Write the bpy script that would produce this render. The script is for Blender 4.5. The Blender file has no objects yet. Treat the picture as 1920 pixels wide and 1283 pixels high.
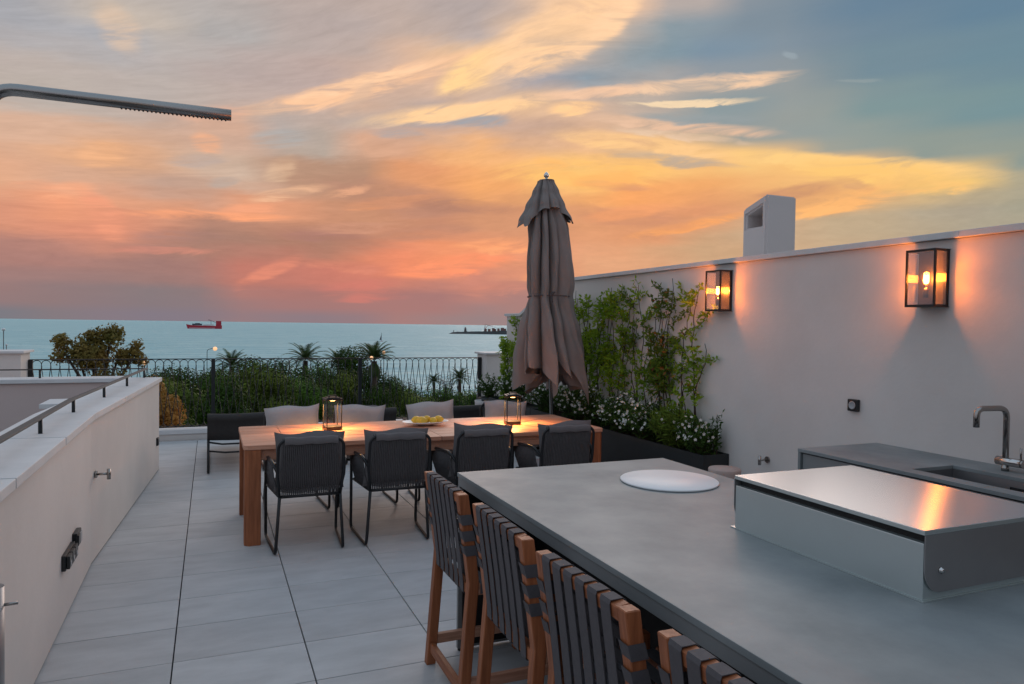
import bpy, bmesh, math, random
import numpy as np
from mathutils import Vector, Matrix
R = random.Random(7)
rad = math.radians
scene = bpy.context.scene
col = scene.collection

def S(r, g, b):
    f = lambda c: (c/255/12.92) if c/255 <= .04045 else ((c/255+.055)/1.055)**2.4
    return (f(r), f(g), f(b))

# ------------------------------------------------------------------ camera
YAW, PITCH, ROLL = rad(22.85), rad(1.33), rad(0.79)
fw0 = Vector((math.sin(YAW), math.cos(YAW), 0)); r0 = Vector((math.cos(YAW), -math.sin(YAW), 0))
fw = fw0*math.cos(PITCH) - Vector((0, 0, 1))*math.sin(PITCH)
u0 = r0.cross(fw)
rt = r0*math.cos(ROLL) + u0*math.sin(ROLL)
up = -r0*math.sin(ROLL) + u0*math.cos(ROLL)
cam_d = bpy.data.cameras.new('camera')
cam_d.sensor_width = 36.0
cam_d.lens = 36*1341/1920
cam_d.clip_start = .05
cam_d.clip_end = 90000
cam = bpy.data.objects.new('camera', cam_d)
m = Matrix((rt, up, -fw)).transposed().to_4x4()
m.translation = Vector((0, 0, 1.667))
cam.matrix_world = m
col.objects.link(cam)
scene.camera = cam
scene.view_settings.view_transform = 'Standard'
scene.view_settings.look = 'None'
scene.view_settings.exposure = 0.0
scene.view_settings.gamma = 1.0
scene.view_settings.use_curve_mapping = False

# ------------------------------------------------------------------ world: dusk sky with lit cirrus
# control colours of the afterglow: azimuth and elevation in degrees from the glow's reference heading, then sRGB
SKY_PTS= [(-35.6, 19.7, 165, 165, 170), (-29.6, 19.4, 166, 168, 175), (-28.8, 19.9, 200, 184, 168), (-22.8, 20.3, 175, 170, 168), (-13.6, 21.4, 180, 165, 160), (-2.9, 22.8, 178, 165, 162), (-32.7, 14.6, 185, 174, 166), (-33.9, 12.4, 215, 175, 150), (-26.2, 15.6, 183, 172, 166), (-29.6, 11.3, 225, 170, 130), (-21.6, 14.0, 208, 168, 145), (-15.2, 18.0, 188, 166, 159), (-15.1, 13.5, 178, 164, 152), (-17.5, 14.3, 180, 168, 162), (-11.1, 16.8, 208, 174, 152), (-7.0, 19.3, 218, 180, 155), (-2.8, 19.9, 240, 197, 152), (3.0, 22.1, 245, 202, 160), (7.6, 23.8, 240, 196, 160), (11.7, 23.8, 180, 168, 162), (-19.8, 18.2, 184, 168, 163), (11.8, 21.1, 130, 150, 160), (5.6, 18.8, 142, 155, 165), (14.6, 20.6, 124, 144, 160), (1.4, 18.8, 165, 160, 165), (-7.0, 15.7, 172, 162, 163), (-10.3, 15.7, 185, 168, 158), (1.4, 16.9, 225, 185, 150), (5.7, 16.9, 215, 180, 155), (9.8, 17.5, 185, 170, 158), (1.5, 15.2, 200, 166, 146), (-11.1, 13.6, 218, 168, 138), (-2.8, 13.3, 243, 180, 122), (5.7, 14.0, 232, 182, 140), (12.0, 12.4, 248, 192, 120), (5.7, 12.0, 252, 198, 120), (15.9, 16.1, 138, 152, 156), (21.6, 14.2, 146, 156, 154), (28.5, 15.3, 125, 148, 150), (34.6, 14.4, 118, 145, 150), (34.5, 20.7, 102, 130, 150), (26.7, 22.2, 105, 130, 150), (19.6, 22.5, 125, 140, 152), (28.4, 18.3, 115, 138, 150), (34.6, 17.7, 110, 137, 150), (34.7, 11.1, 140, 152, 145), (17.9, 12.6, 245, 195, 125), (21.7, 11.8, 245, 190, 120), (27.0, 10.7, 248, 190, 118), (31.2, 10.3, 245, 200, 122), (34.2, 8.1, 165, 160, 140), (25.3, 7.6, 190, 168, 138), (31.9, 8.0, 172, 160, 140), (19.7, 14.4, 150, 155, 152), (25.2, 13.4, 145, 155, 150), (30.2, 12.3, 140, 152, 146), (9.9, 10.5, 245, 165, 102), (14.0, 9.2, 222, 152, 110), (10.0, 7.2, 222, 154, 112), (14.9, 6.0, 205, 165, 128), (8.0, 4.8, 225, 165, 125), (19.9, 7.1, 200, 168, 135), (21.7, 9.7, 225, 165, 112), (14.0, 10.8, 240, 170, 108), (-35.6, 9.2, 222, 168, 135), (-32.7, 9.2, 212, 168, 142), (-31.8, 7.7, 240, 160, 122), (-35.6, 6.8, 214, 147, 119), (-29.6, 6.3, 222, 146, 118), (-33.9, 4.2, 171, 126, 117), (-26.2, 9.7, 190, 156, 138), (-20.9, 11.1, 205, 178, 158), (-16.7, 11.4, 184, 144, 120), (-19.0, 8.5, 222, 155, 120), (-13.1, 11.3, 182, 142, 118), (-11.1, 8.6, 198, 142, 112), (-22.7, 6.0, 170, 128, 112), (-15.1, 6.0, 172, 125, 106), (-6.9, 8.7, 200, 140, 112), (-2.7, 11.1, 243, 170, 108), (-0.6, 8.5, 210, 148, 112), (-6.9, 11.6, 225, 155, 110), (-27.9, 8.2, 220, 158, 126), (-26.2, 3.9, 160, 122, 115), (-19.0, 3.8, 192, 122, 107), (-13.1, 3.4, 204, 125, 108), (-9.0, 4.5, 240, 144, 108), (-4.3, 5.3, 238, 150, 108), (-2.6, 3.6, 205, 135, 116), (1.6, 4.7, 225, 150, 115), (-32.7, 1.9, 142, 120, 120), (-26.2, 2.0, 134, 120, 122), (-15.1, 2.1, 167, 118, 112), (-6.8, 2.0, 166, 120, 116), (1.7, 2.2, 168, 126, 120), (-35.6, 2.0, 150, 121, 119), (-35.6, 0.2, 122, 120, 127), (-26.2, 0.2, 130, 120, 130), (-15.0, 0.2, 140, 122, 128), (-2.6, 0.2, 150, 128, 128), (8.0, 0.5, 190, 150, 128), (21.9, 0.7, 200, 165, 135), (35.0, 0.8, 190, 165, 140), (34.9, 5.0, 185, 165, 138)]
WISPS= [(-12.1, 17.9, 17.5, 12.06, 1.02, 245, 195, 155, 0.8), (-3.2, 19.45, 27.7, 4.17, 1.45, 255, 210, 150, 0.9), (3.1, 21.8, 21.5, 7.86, 2.62, 252, 206, 160, 0.8), (6.8, 22.25, 33.9, 4.37, 1.16, 253, 208, 165, 0.8), (-3.8, 16.6, 8.8, 9.8, 0.94, 252, 206, 155, 0.95), (6.2, 17.95, 3.6, 7.01, 0.65, 238, 195, 162, 0.8), (14.9, 18.3, 1.9, 7.38, 0.73, 240, 202, 168, 0.9), (13.5, 16.9, -1.2, 6.13, 0.36, 240, 212, 175, 0.9), (4.8, 16.75, 1.4, 2.63, 0.73, 255, 205, 150, 0.8), (13.1, 15.2, -7.3, 8.82, 0.65, 228, 188, 158, 0.9), (13.0, 14.5, -8.7, 6.58, 0.36, 228, 195, 165, 0.8), (10.3, 13.9, -8.0, 9.02, 1.02, 250, 200, 140, 0.85), (25.1, 11.85, -8.7, 11.13, 0.87, 252, 205, 132, 0.9), (26.5, 11.0, -9.1, 7.09, 1.45, 250, 198, 118, 0.8), (29.5, 9.9, -4.9, 4.39, 0.58, 250, 195, 120, 0.8), (24.7, 9.25, 7.1, 6.55, 0.94, 248, 182, 115, 0.9), (13.6, 7.85, 10.9, 5.6, 0.51, 245, 165, 102, 0.8), (-23.1, 7.65, 3.6, 6.95, 0.51, 250, 165, 120, 0.8), (-20.4, 8.45, 8.8, 2.85, 0.58, 245, 165, 125, 0.6), (-17.2, 9.95, 12.6, 3.71, 0.58, 245, 192, 152, 0.7), (-17.9, 11.6, 34.8, 1.75, 0.87, 255, 216, 175, 0.22), (-25.6, 4.95, 0.9, 4.13, 0.36, 218, 142, 122, 0.7), (-18.6, 3.8, 26.1, 3.13, 0.65, 222, 138, 114, 0.8), (-13.4, 4.35, -4.4, 4.07, 0.51, 218, 136, 112, 0.6), (-4.9, 4.65, 7.1, 6.61, 0.94, 255, 150, 108, 0.8), (-1.8, 6.45, 5.9, 4.27, 0.58, 250, 165, 115, 0.6), (-9.4, 9.5, 9.2, 4.69, 0.58, 240, 160, 112, 0.7), (13.9, 4.45, 6.8, 10.01, 0.65, 250, 172, 112, 0.7), (-11.8, 2.9, 6.9, 4.16, 0.65, 208, 124, 110, 0.6), (-22.5, 14.9, 8.4, 3.41, 0.73, 228, 175, 148, 0.5), (-23.1, 12.95, -12.8, 1.41, 0.87, 240, 175, 135, 0.6), (-29.7, 11.35, 19.9, 2.39, 1.02, 240, 180, 135, 0.6), (-32.0, 8.7, 12.2, 2.37, 0.87, 245, 170, 130, 0.6), (-29.0, 19.65, -47.4, 2.12, 1.6, 215, 188, 165, 0.6), (5.2, 12.1, 0.0, 8.44, 1.6, 255, 195, 110, 0.6), (11.9, 12.9, -7.6, 6.62, 0.58, 175, 162, 150, 0.6), (-9.7, 9.95, -6.1, 8.8, 1.6, 180, 132, 112, 0.5), (20.9, 10.15, 6.7, 3.78, 0.65, 200, 145, 110, 0.7), (-6.9, 7.25, 7.5, 5.29, 0.87, 185, 132, 110, 0.5), (8.9, 8.55, -6.0, 6.54, 1.02, 205, 142, 110, 0.6), (20.9, 19.85, -24.4, 0.76, 0.36, 165, 178, 185, 0.3), (25.4, 17.35, -5.0, 2.13, 0.22, 160, 168, 165, 0.3), (-29.8, 7.2, -49.8, 2.62, 1.16, 242, 158, 124, 0.6), (-12.6, 7.45, 4.9, 5.08, 0.51, 205, 148, 122, 0.6), (-13.0, 10.1, 10.8, 2.67, 0.44, 228, 168, 132, 0.7), (-0.6, 6.1, 6.7, 3.21, 0.51, 250, 165, 115, 0.7), (2.7, 4.25, 13.3, 2.44, 0.65, 240, 160, 115, 0.6), (-10.8, 2.1, 6.3, 3.4, 0.58, 205, 124, 112, 0.6), (-1.3, 2.85, 4.8, 3.7, 0.58, 215, 140, 118, 0.5), (-3.9, 9.4, -3.7, 5.82, 0.65, 175, 126, 106, 0.55), (-15.1, 6.65, 0.7, 4.94, 0.65, 168, 120, 110, 0.5), (-24.9, 6.0, 0.0, 3.69, 0.65, 165, 126, 118, 0.5), (7.9, 11.05, -4.8, 3.7, 0.51, 212, 150, 115, 0.5), (25.1, 10.35, -12.7, 1.99, 0.51, 205, 150, 115, 0.5), (-34.0, 8.75, 8.9, 2.02, 0.73, 228, 160, 126, 0.5), (-23.5, 11.6, 5.3, 2.7, 0.65, 185, 165, 155, 0.6), (-22.1, 10.2, 13.5, 1.61, 0.58, 180, 165, 155, 0.5), (-9.1, 14.4, -2.8, 2.57, 0.58, 168, 164, 165, 0.6), (-2.8, 15.7, 4.5, 3.2, 0.65, 158, 160, 166, 0.7), (-18.1, 13.75, 9.2, 2.72, 0.73, 172, 170, 168, 0.6), (13.8, 15.85, -4.2, 6.02, 0.51, 150, 158, 160, 0.6), (7.0, 11.45, 4.9, 3.64, 0.87, 252, 178, 105, 0.6), (8.9, 9.0, 9.2, 3.93, 0.73, 240, 160, 108, 0.6), (3.2, 12.4, -19.4, 2.25, 0.87, 253, 185, 110, 0.6), (-11.2, 18.55, 16.8, 7.12, 0.51, 252, 205, 165, 0.8), (-12.4, 17.0, 47.3, 2.21, 0.73, 215, 182, 158, 0.5)]

def sky_row(el, azs):
    P = np.array(SKY_PTS, float)
    c = np.array([S(*p[2:]) for p in SKY_PTS])
    out = []
    for a in azs:
        d2 = ((P[:, 0]-a)/3.3)**2 + ((P[:, 1]-el)/1.15)**2
        w = 1/(d2+.05)**2.1
        out.append((w[:, None]*c).sum(0)/w.sum())
    return out

world = bpy.data.worlds.new('World')
scene.world = world
world.use_nodes = True
nt = world.node_tree
nt.nodes.clear()
def N(t, **kw):
    n = nt.nodes.new(t)
    for k, v in kw.items(): setattr(n, k, v)
    return n
def L(a, b): nt.links.new(a, b)
def M(op, a, b=None, c=None, clamp=False):
    n = N('ShaderNodeMath', operation=op, use_clamp=clamp)
    for i, v in enumerate((a, b, c)):
        if v is None: continue
        if isinstance(v, (int, float)): n.inputs[i].default_value = v
        else: L(v, n.inputs[i])
    return n.outputs[0]
def MR(v, a, b, c=0., d=1., smooth=True):
    n = N('ShaderNodeMapRange', interpolation_type='SMOOTHSTEP' if smooth else 'LINEAR')
    L(v, n.inputs[0])
    for i, x in enumerate((a, b, c, d)): n.inputs[i+1].default_value = x
    return n.outputs[0]
def MIX(f, a, b, mode='MIX'):
    n = N('ShaderNodeMix', data_type='RGBA', blend_type=mode)
    for i, v in ((0, f), (6, a), (7, b)):
        if isinstance(v, (int, float)): n.inputs[i].default_value = v
        elif isinstance(v, tuple): n.inputs[i].default_value = (*v, 1)
        else: L(v, n.inputs[i])
    return n.outputs[2]
tc = N('ShaderNodeTexCoord')
sep = N('ShaderNodeSeparateXYZ'); L(tc.outputs['Generated'], sep.inputs[0])
X, Y, Zc = sep.outputs
rx = M('SUBTRACT', M('MULTIPLY', X, math.cos(YAW)), M('MULTIPLY', Y, math.sin(YAW)))
ry = M('ADD', M('MULTIPLY', X, math.sin(YAW)), M('MULTIPLY', Y, math.cos(YAW)))
az = M('MULTIPLY', M('ARCTAN2', rx, ry), 180/math.pi)
el = M('MULTIPLY', M('ARCSINE', Zc), 180/math.pi)
# wind-drawn streak coordinates, tilting upwards with height
tilt = M('MULTIPLY', MR(el, 5, 20, .02, .34, False), MR(az, -6, 14, 1., .12))
ee = M('SUBTRACT', el, M('MULTIPLY', az, tilt))
def comb(x, y, z=0.):
    n = N('ShaderNodeCombineXYZ')
    for i, v in enumerate((x, y, z)):
        if isinstance(v, (int, float)): n.inputs[i].default_value = v
        else: L(v, n.inputs[i])
    return n.outputs[0]
def noise(vec, scale, detail=4, rough=.55, dist=0., color=False):
    n = N('ShaderNodeTexNoise'); L(vec, n.inputs['Vector'])
    n.inputs['Scale'].default_value = scale; n.inputs['Detail'].default_value = detail
    n.inputs['Roughness'].default_value = rough; n.inputs['Distortion'].default_value = dist
    return n.outputs[1 if color else 0]
sv = comb(M('MULTIPLY', az, .30), ee)
w1 = noise(sv, .16, 5, .6, .6, True)
ws = N('ShaderNodeSeparateXYZ'); L(w1, ws.inputs[0])
sv2 = comb(M('MULTIPLY', az, .20), M('MULTIPLY', ee, 1.0), 4.3)
fine = noise(sv2, .8, 8, .62, .9)
wide = noise(comb(M('MULTIPLY', az, .5), ee, 9.1), .22, 4, .55, .8)
clear = M('MULTIPLY', MR(az, 6, 18), MR(el, 8.5, 13))            # the cloudless quarter stays calm
calm = M('SUBTRACT', 1., M('MULTIPLY', clear, .85))
azw = M('ADD', az, M('MULTIPLY', M('SUBTRACT', ws.outputs[0], .5), 4.5))
elw = M('ADD', el, M('ADD', M('MULTIPLY', M('SUBTRACT', ws.outputs[1], .5), 1.8), M('MULTIPLY', M('SUBTRACT', fine, .5), .8)))
elw = M('ADD', el, M('MULTIPLY', M('MULTIPLY', M('SUBTRACT', elw, el), calm), MR(el, 0, 5)))      # calm at the horizon
A0, A1 = -44., 44.
u = M('DIVIDE', M('SUBTRACT', azw, A0), A1-A0, clamp=True)
rows = [-.6, .4, 1.3, 2.2, 3.1, 4., 5., 6., 7., 8., 9., 10., 11., 12., 13., 14.2, 15.4, 16.6, 17.8, 19., 20.4, 22., 23.6, 25.4]
cur = None
for i, e in enumerate(rows):
    rp = N('ShaderNodeValToRGB'); cr = rp.color_ramp; cr.interpolation = 'LINEAR'
    n = 31
    azs = [A0+(A1-A0)*k/(n-1) for k in range(n)]
    cs = sky_row(e, azs)
    while len(cr.elements) < n: cr.elements.new(.5)
    for k in range(n):
        cr.elements[k].position = k/(n-1)
    for k in range(n):
        cr.elements[k].color = (*[float(x) for x in cs[k]], 1)
    L(u, rp.inputs[0])
    if cur is None: cur = rp.outputs[0]
    else: cur = MIX(MR(elw, rows[i-1], e), cur, rp.outputs[0])
# bright wisps: soft ellipses drawn out along the wind, broken up by the fine streaks
pv = comb(M('ADD', az, M('MULTIPLY', M('SUBTRACT', ws.outputs[0], .5), 3.0)),
          M('ADD', el, M('ADD', M('MULTIPLY', M('SUBTRACT', ws.outputs[1], .5), 1.2), M('MULTIPLY', M('SUBTRACT', fine, .5), 1.3))))
brk = MR(fine, .32, .62, .2, 1.3)
for (a, e, rot, la, lb, cr_, cg, cb, k) in WISPS:
    mp = N('ShaderNodeMapping', vector_type='TEXTURE')
    mp.inputs['Location'].default_value = (a, e, 0); mp.inputs['Rotation'].default_value = (0, 0, rad(rot)); mp.inputs['Scale'].default_value = (la, lb, 1)
    L(pv, mp.inputs[0])
    g = N('ShaderNodeTexGradient', gradient_type='SPHERICAL'); L(mp.outputs[0], g.inputs[0])
    f = M('MULTIPLY', M('MULTIPLY', MR(g.outputs[1], 0, .55), brk), k, clamp=True)
    cur = MIX(f, cur, S(cr_, cg, cb))
# faint streak contrast over the clouded parts
fine2 = noise(comb(M('MULTIPLY', az, .26), ee, 7.7), 2.4, 7, .62, .6)
strk = M('ADD', 1., M('MULTIPLY', M('ADD', M('MULTIPLY', M('SUBTRACT', fine, .5), .32), M('MULTIPLY', M('SUBTRACT', fine2, .5), .22)), calm))
strk = M('ADD', M('MULTIPLY', M('SUBTRACT', strk, 1.), MR(el, .5, 5)), 1.)
sk = N('ShaderNodeVectorMath', operation='SCALE'); L(cur, sk.inputs[0]); L(strk, sk.inputs['Scale'])
cur = sk.outputs[0]
gn = N('ShaderNodeVectorMath', operation='SCALE'); L(cur, gn.inputs[0]); gn.inputs['Scale'].default_value = 1.04; cur = gn.outputs[0]
# the rest of the dome: the blue hour opposite the glow, and overhead, with the clear-sky model mixed in
sky = N('ShaderNodeTexSky', sky_type='NISHITA', sun_disc=False)
sky.sun_elevation = rad(2.0); sky.sun_rotation = YAW+rad(22)
sky.altitude = 20
ns = N('ShaderNodeVectorMath', operation='SCALE'); L(sky.outputs[0], ns.inputs[0]); ns.inputs['Scale'].default_value = .06
rb = N('ShaderNodeValToRGB'); cr = rb.color_ramp
stops = [(0., (160, 156, 172)), (.06, (180, 178, 192)), (.16, (190, 198, 212)), (.4, (184, 202, 220)), (1., (176, 198, 222))]
while len(cr.elements) < len(stops): cr.elements.new(.5)
for k, (p, c) in enumerate(stops): cr.elements[k].position = p
for k, (p, c) in enumerate(stops): cr.elements[k].color = (*S(*c), 1)
L(M('DIVIDE', el, 90., clamp=True), rb.inputs[0])
far = N('ShaderNodeVectorMath', operation='SCALE'); L(rb.outputs[0], far.inputs[0]); L(MR(wide, .25, .75, .88, 1.14), far.inputs['Scale'])
farc = MIX(.12, far.outputs[0], ns.outputs[0])
ff = M('MAXIMUM', MR(M('ABSOLUTE', az), 46, 85), MR(el, 26, 46))
cur = MIX(ff, cur, farc)
bg = N('ShaderNodeBackground'); L(cur, bg.inputs[0]); bg.inputs[1].default_value = 1.0
wo = N('ShaderNodeOutputWorld'); L(bg.outputs[0], wo.inputs[0])
world.cycles.sampling_method = 'MANUAL'
world.cycles.sample_map_resolution = 512

# ------------------------------------------------------------------ sun: already at the horizon, only a soft warm glow
sd = bpy.data.lights.new('sun', 'SUN')
sd.energy = 1.0; sd.angle = rad(35); sd.color = (1., .84, .77)
so = bpy.data.objects.new('sun', sd); col.objects.link(so)
_sa, _se = YAW+rad(11), rad(17)
sdir = Vector((math.sin(_sa)*math.cos(_se), math.cos(_sa)*math.cos(_se), math.sin(_se)))
so.rotation_euler = (-sdir).to_track_quat('-Z', 'Y').to_euler()
so.location = (0, 0, 30)

# ------------------------------------------------------------------ materials
MATS = {}
def mat(name, color, rough=.6, metal=0., var=0., vs=3., stretch=(1, 1, 1), bump=0., bs=60., bstretch=None, rand=0., spec=.5, color2=None, aniso=0., hue=0., coat=0.):
    """principled material with object-space noise tint (color..color2), relief and per-object brightness variation"""
    mt = bpy.data.materials.new(name); mt.use_nodes = True
    t = mt.node_tree; b = t.nodes['Principled BSDF']
    def nn(ty, **kw):
        n = t.nodes.new(ty)
        for k, v in kw.items(): setattr(n, k, v)
        return n
    b.inputs['Roughness'].default_value = rough
    b.inputs['Metallic'].default_value = metal
    b.inputs['Specular IOR Level'].default_value = spec
    b.inputs['Coat Weight'].default_value = coat
    if aniso: b.inputs['Anisotropic'].default_value = aniso
    tcn = nn('ShaderNodeTexCoord'); oi = nn('ShaderNodeObjectInfo')
    off = nn('ShaderNodeVectorMath', operation='ADD'); t.links.new(tcn.outputs['Object'], off.inputs[0])
    sc_ = nn('ShaderNodeVectorMath', operation='SCALE'); t.links.new(oi.outputs['Random'], sc_.inputs['Scale'])
    sc_.inputs[0].default_value = (37., 53., 71.); t.links.new(sc_.outputs[0], off.inputs[1])
    c1 = color; c2 = color2 if color2 else tuple(max(0, c*(1-var)) for c in color)
    cout = None
    if var or color2:
        mp = nn('ShaderNodeMapping'); mp.inputs['Scale'].default_value = stretch; t.links.new(off.outputs[0], mp.inputs[0])
        nz = nn('ShaderNodeTexNoise'); nz.inputs['Scale'].default_value = vs; nz.inputs['Detail'].default_value = 6; nz.inputs['Roughness'].default_value = .6
        t.links.new(mp.outputs[0], nz.inputs['Vector'])
        mr = nn('ShaderNodeMapRange'); mr.inputs[1].default_value = .3; mr.inputs[2].default_value = .7; t.links.new(nz.outputs[0], mr.inputs[0])
        mx = nn('ShaderNodeMix', data_type='RGBA'); mx.inputs[6].default_value = (*c1, 1); mx.inputs[7].default_value = (*c2, 1)
        t.links.new(mr.outputs[0], mx.inputs[0]); cout = mx.outputs[2]
        rr = nn('ShaderNodeMapRange'); rr.inputs[3].default_value = max(.02, rough-.07); rr.inputs[4].default_value = min(1, rough+.07)
        t.links.new(nz.outputs[0], rr.inputs[0]); t.links.new(rr.outputs[0], b.inputs['Roughness'])
    if rand or hue:
        hs = nn('ShaderNodeHueSaturation')
        mr = nn('ShaderNodeMapRange'); mr.inputs[3].default_value = 1-rand; mr.inputs[4].default_value = 1+rand
        t.links.new(oi.outputs['Random'], mr.inputs[0]); t.links.new(mr.outputs[0], hs.inputs['Value'])
        if cout: t.links.new(cout, hs.inputs['Color'])
        else: hs.inputs['Color'].default_value = (*c1, 1)
        cout = hs.outputs[0]
    if cout: t.links.new(cout, b.inputs['Base Color'])
    else: b.inputs['Base Color'].default_value = (*c1, 1)
    if bump:
        mp = nn('ShaderNodeMapping'); mp.inputs['Scale'].default_value = bstretch or (1, 1, 1); t.links.new(off.outputs[0], mp.inputs[0])
        nz = nn('ShaderNodeTexNoise'); nz.inputs['Scale'].default_value = bs; nz.inputs['Detail'].default_value = 5
        t.links.new(mp.outputs[0], nz.inputs['Vector'])
        bp = nn('ShaderNodeBump'); bp.inputs['Strength'].default_value = bump; bp.inputs['Distance'].default_value = .01
        t.links.new(nz.outputs[0], bp.inputs['Height']); t.links.new(bp.outputs[0], b.inputs['Normal'])
    MATS[name] = mt
    return mt
def emit(name, color, k):
    mt = bpy.data.materials.new(name); mt.use_nodes = True
    b = mt.node_tree.nodes['Principled BSDF']
    b.inputs['Base Color'].default_value = (*color, 1)
    b.inputs['Emission Color'].default_value = (*color, 1); b.inputs['Emission Strength'].default_value = k
    MATS[name] = mt; return mt
def glass(name, tint=(1, 1, 1), refl=.12):
    """thin pane: mostly clear, with a Fresnel sheen"""
    mt = bpy.data.materials.new(name); mt.use_nodes = True; t = mt.node_tree; t.nodes.clear()
    o = t.nodes.new('ShaderNodeOutputMaterial'); tr = t.nodes.new('ShaderNodeBsdfTransparent'); gl = t.nodes.new('ShaderNodeBsdfGlossy')
    mx = t.nodes.new('ShaderNodeMixShader'); lw = t.nodes.new('ShaderNodeLayerWeight'); mr = t.nodes.new('ShaderNodeMapRange')
    tr.inputs[0].default_value = (*tint, 1); gl.inputs['Roughness'].default_value = .03
    lw.inputs[0].default_value = .35; mr.inputs[3].default_value = .03; mr.inputs[4].default_value = refl*4
    t.links.new(lw.outputs['Facing'], mr.inputs[0]); t.links.new(mr.outputs[0], mx.inputs[0])
    t.links.new(tr.outputs[0], mx.inputs[1]); t.links.new(gl.outputs[0], mx.inputs[2]); t.links.new(mx.outputs[0], o.inputs[0])
    MATS[name] = mt; return mt
def leafmat(name, c1, c2, trans=.25, vs=2., rand=0.):
    """leaf: two greens mottled over the plant, some light passing through"""
    mt = mat(name, c1, .55, 0, color2=c2, vs=vs, spec=.12, rand=rand)
    t = mt.node_tree; b = t.nodes['Principled BSDF']
    tl = t.nodes.new('ShaderNodeBsdfTranslucent'); mx = t.nodes.new('ShaderNodeMixShader'); mx.inputs[0].default_value = trans
    src = b.inputs['Base Color'].links[0].from_socket
    t.links.new(src, tl.inputs[0]); out = [n for n in t.nodes if n.type == 'OUTPUT_MATERIAL'][0]
    t.links.new(b.outputs[0], mx.inputs[1]); t.links.new(tl.outputs[0], mx.inputs[2]); t.links.new(mx.outputs[0], out.inputs[0])
    return mt

tile_m = mat('porcelain tile', (.54, .545, .55), .5, var=.20, vs=3.2, stretch=(1, 2.5, 1), bump=.06, bs=90, rand=.06, spec=.4)
joint_m = mat('joint', (.02, .022, .025), .9)
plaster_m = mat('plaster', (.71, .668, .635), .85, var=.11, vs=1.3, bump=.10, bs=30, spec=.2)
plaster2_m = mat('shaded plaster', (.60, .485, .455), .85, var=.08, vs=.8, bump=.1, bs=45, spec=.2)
white_m = mat('chimney render', (.66, .60, .58), .85, var=.06, vs=2, bump=.1, bs=45, spec=.2)
coping_m = mat('pale stone coping', (.68, .68, .68), .6, var=.10, vs=6, bump=.06, bs=120, rand=.03, spec=.35)
iron_m = mat('black iron', (.012, .016, .018), .45, spec=.4)
iron2_m = mat('grey steel bar', (.05, .06, .064), .6, 0., var=.2, vs=4, spec=.5)
black_m = mat('black coated metal', (.011, .012, .014), .4, spec=.4)
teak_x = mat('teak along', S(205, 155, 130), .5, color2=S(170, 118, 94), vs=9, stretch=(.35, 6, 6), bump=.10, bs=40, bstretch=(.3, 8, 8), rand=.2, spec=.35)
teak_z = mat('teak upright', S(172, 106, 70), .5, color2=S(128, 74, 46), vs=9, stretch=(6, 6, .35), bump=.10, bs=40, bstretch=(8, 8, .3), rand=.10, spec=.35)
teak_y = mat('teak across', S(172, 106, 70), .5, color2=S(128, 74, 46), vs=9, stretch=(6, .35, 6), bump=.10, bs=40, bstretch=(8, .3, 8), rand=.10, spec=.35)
rope_m = mat('charcoal cord', (.10, .093, .095), .8, var=.2, vs=40, bump=.2, bs=400, spec=.25)
fabric_m = mat('grey cushion', (.44, .41, .405), .9, var=.10, vs=14, bump=.12, bs=420, spec=.15, rand=.05)
flap_m = mat('charcoal cushion back', (.15, .14, .142), .9, var=.10, vs=14, bump=.12, bs=420, spec=.15)
sling_m = mat('dark sling', (.050, .047, .046), .8, var=.15, vs=30, bump=.1, bs=500, spec=.25)
canopy_m = mat('taupe canvas', (.245, .218, .206), .85, var=.10, vs=5, bump=.06, bs=320, spec=.2)
strap_m = mat('grey webbing', (.098, .094, .102), .75, var=.12, vs=60, bump=.15, bs=500, spec=.3)
counter_m = mat('grey ceramic', (.275, .305, .312), .5, color2=(.185, .213, .220), vs=3.4, bump=.03, bs=150, spec=.28)
cab_m = mat('grey cabinet', (.23, .245, .25), .45, var=.06, vs=3, spec=.45)
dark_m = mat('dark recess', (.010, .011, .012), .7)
steel_m = mat('brushed steel', (.46, .475, .485), .27, 1., aniso=.95)
_tg = steel_m.node_tree.nodes.new('ShaderNodeCombineXYZ'); _tg.inputs[0].default_value = 1.   # brushed lengthwise: highlights spread across
steel_m.node_tree.links.new(_tg.outputs[0], steel_m.node_tree.nodes['Principled BSDF'].inputs['Tangent'])
steel2_m = mat('steel panel', (.62, .70, .70), .38, .75, var=.08, vs=3)
reflector_m = mat('blackened brass', (.022, .021, .022), .45, .6)
steel3_m = mat('dark steel', (.36, .36, .365), .42, .6, var=.12, vs=3)
chrome_m = mat('satin chrome', (.62, .60, .58), .16, 1.)
tap_m = mat('satin nickel', (.36, .345, .33), .27, 1.)
plate_m = mat('white ceramic', (.82, .83, .83), .45, var=.04, vs=6)
lemon_m = mat('lemon skin', S(244, 190, 44), .4, color2=S(214, 170, 50), vs=8, bump=.12, bs=160)
pot_m = mat('pink clay', (.50, .40, .36), .8, var=.12, vs=7, bump=.1, bs=80)
pot2_m = mat('white clay', (.62, .58, .57), .8, var=.08, vs=7)
plant_m = mat('anthracite planter', (.020, .026, .029), .5, var=.12, vs=5, spec=.4)
soil_m = mat('soil', (.03, .022, .016), .95, var=.4, vs=30, bump=.6, bs=60)
glass_m = glass('lantern glass', (1, 1, 1), .05)
glass2_m = glass('wall light glass', (.97, .97, .98), .16)
bulbglass_m = glass('bulb glass', (1, .9, .75), .10)
fil_m = emit('glowing filament', (1., .56, .18), 26.)
led_m = emit('warm led', (1., .50, .16), 14.)
globe_m = emit('street light globe', (1., .55, .28), .9)
vine_m = leafmat('vine leaf', S(166, 186, 58), S(104, 142, 46), .4, 3)
vine2_m = leafmat('dark vine leaf', S(112, 140, 50), S(92, 104, 46), .25, 3)
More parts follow.
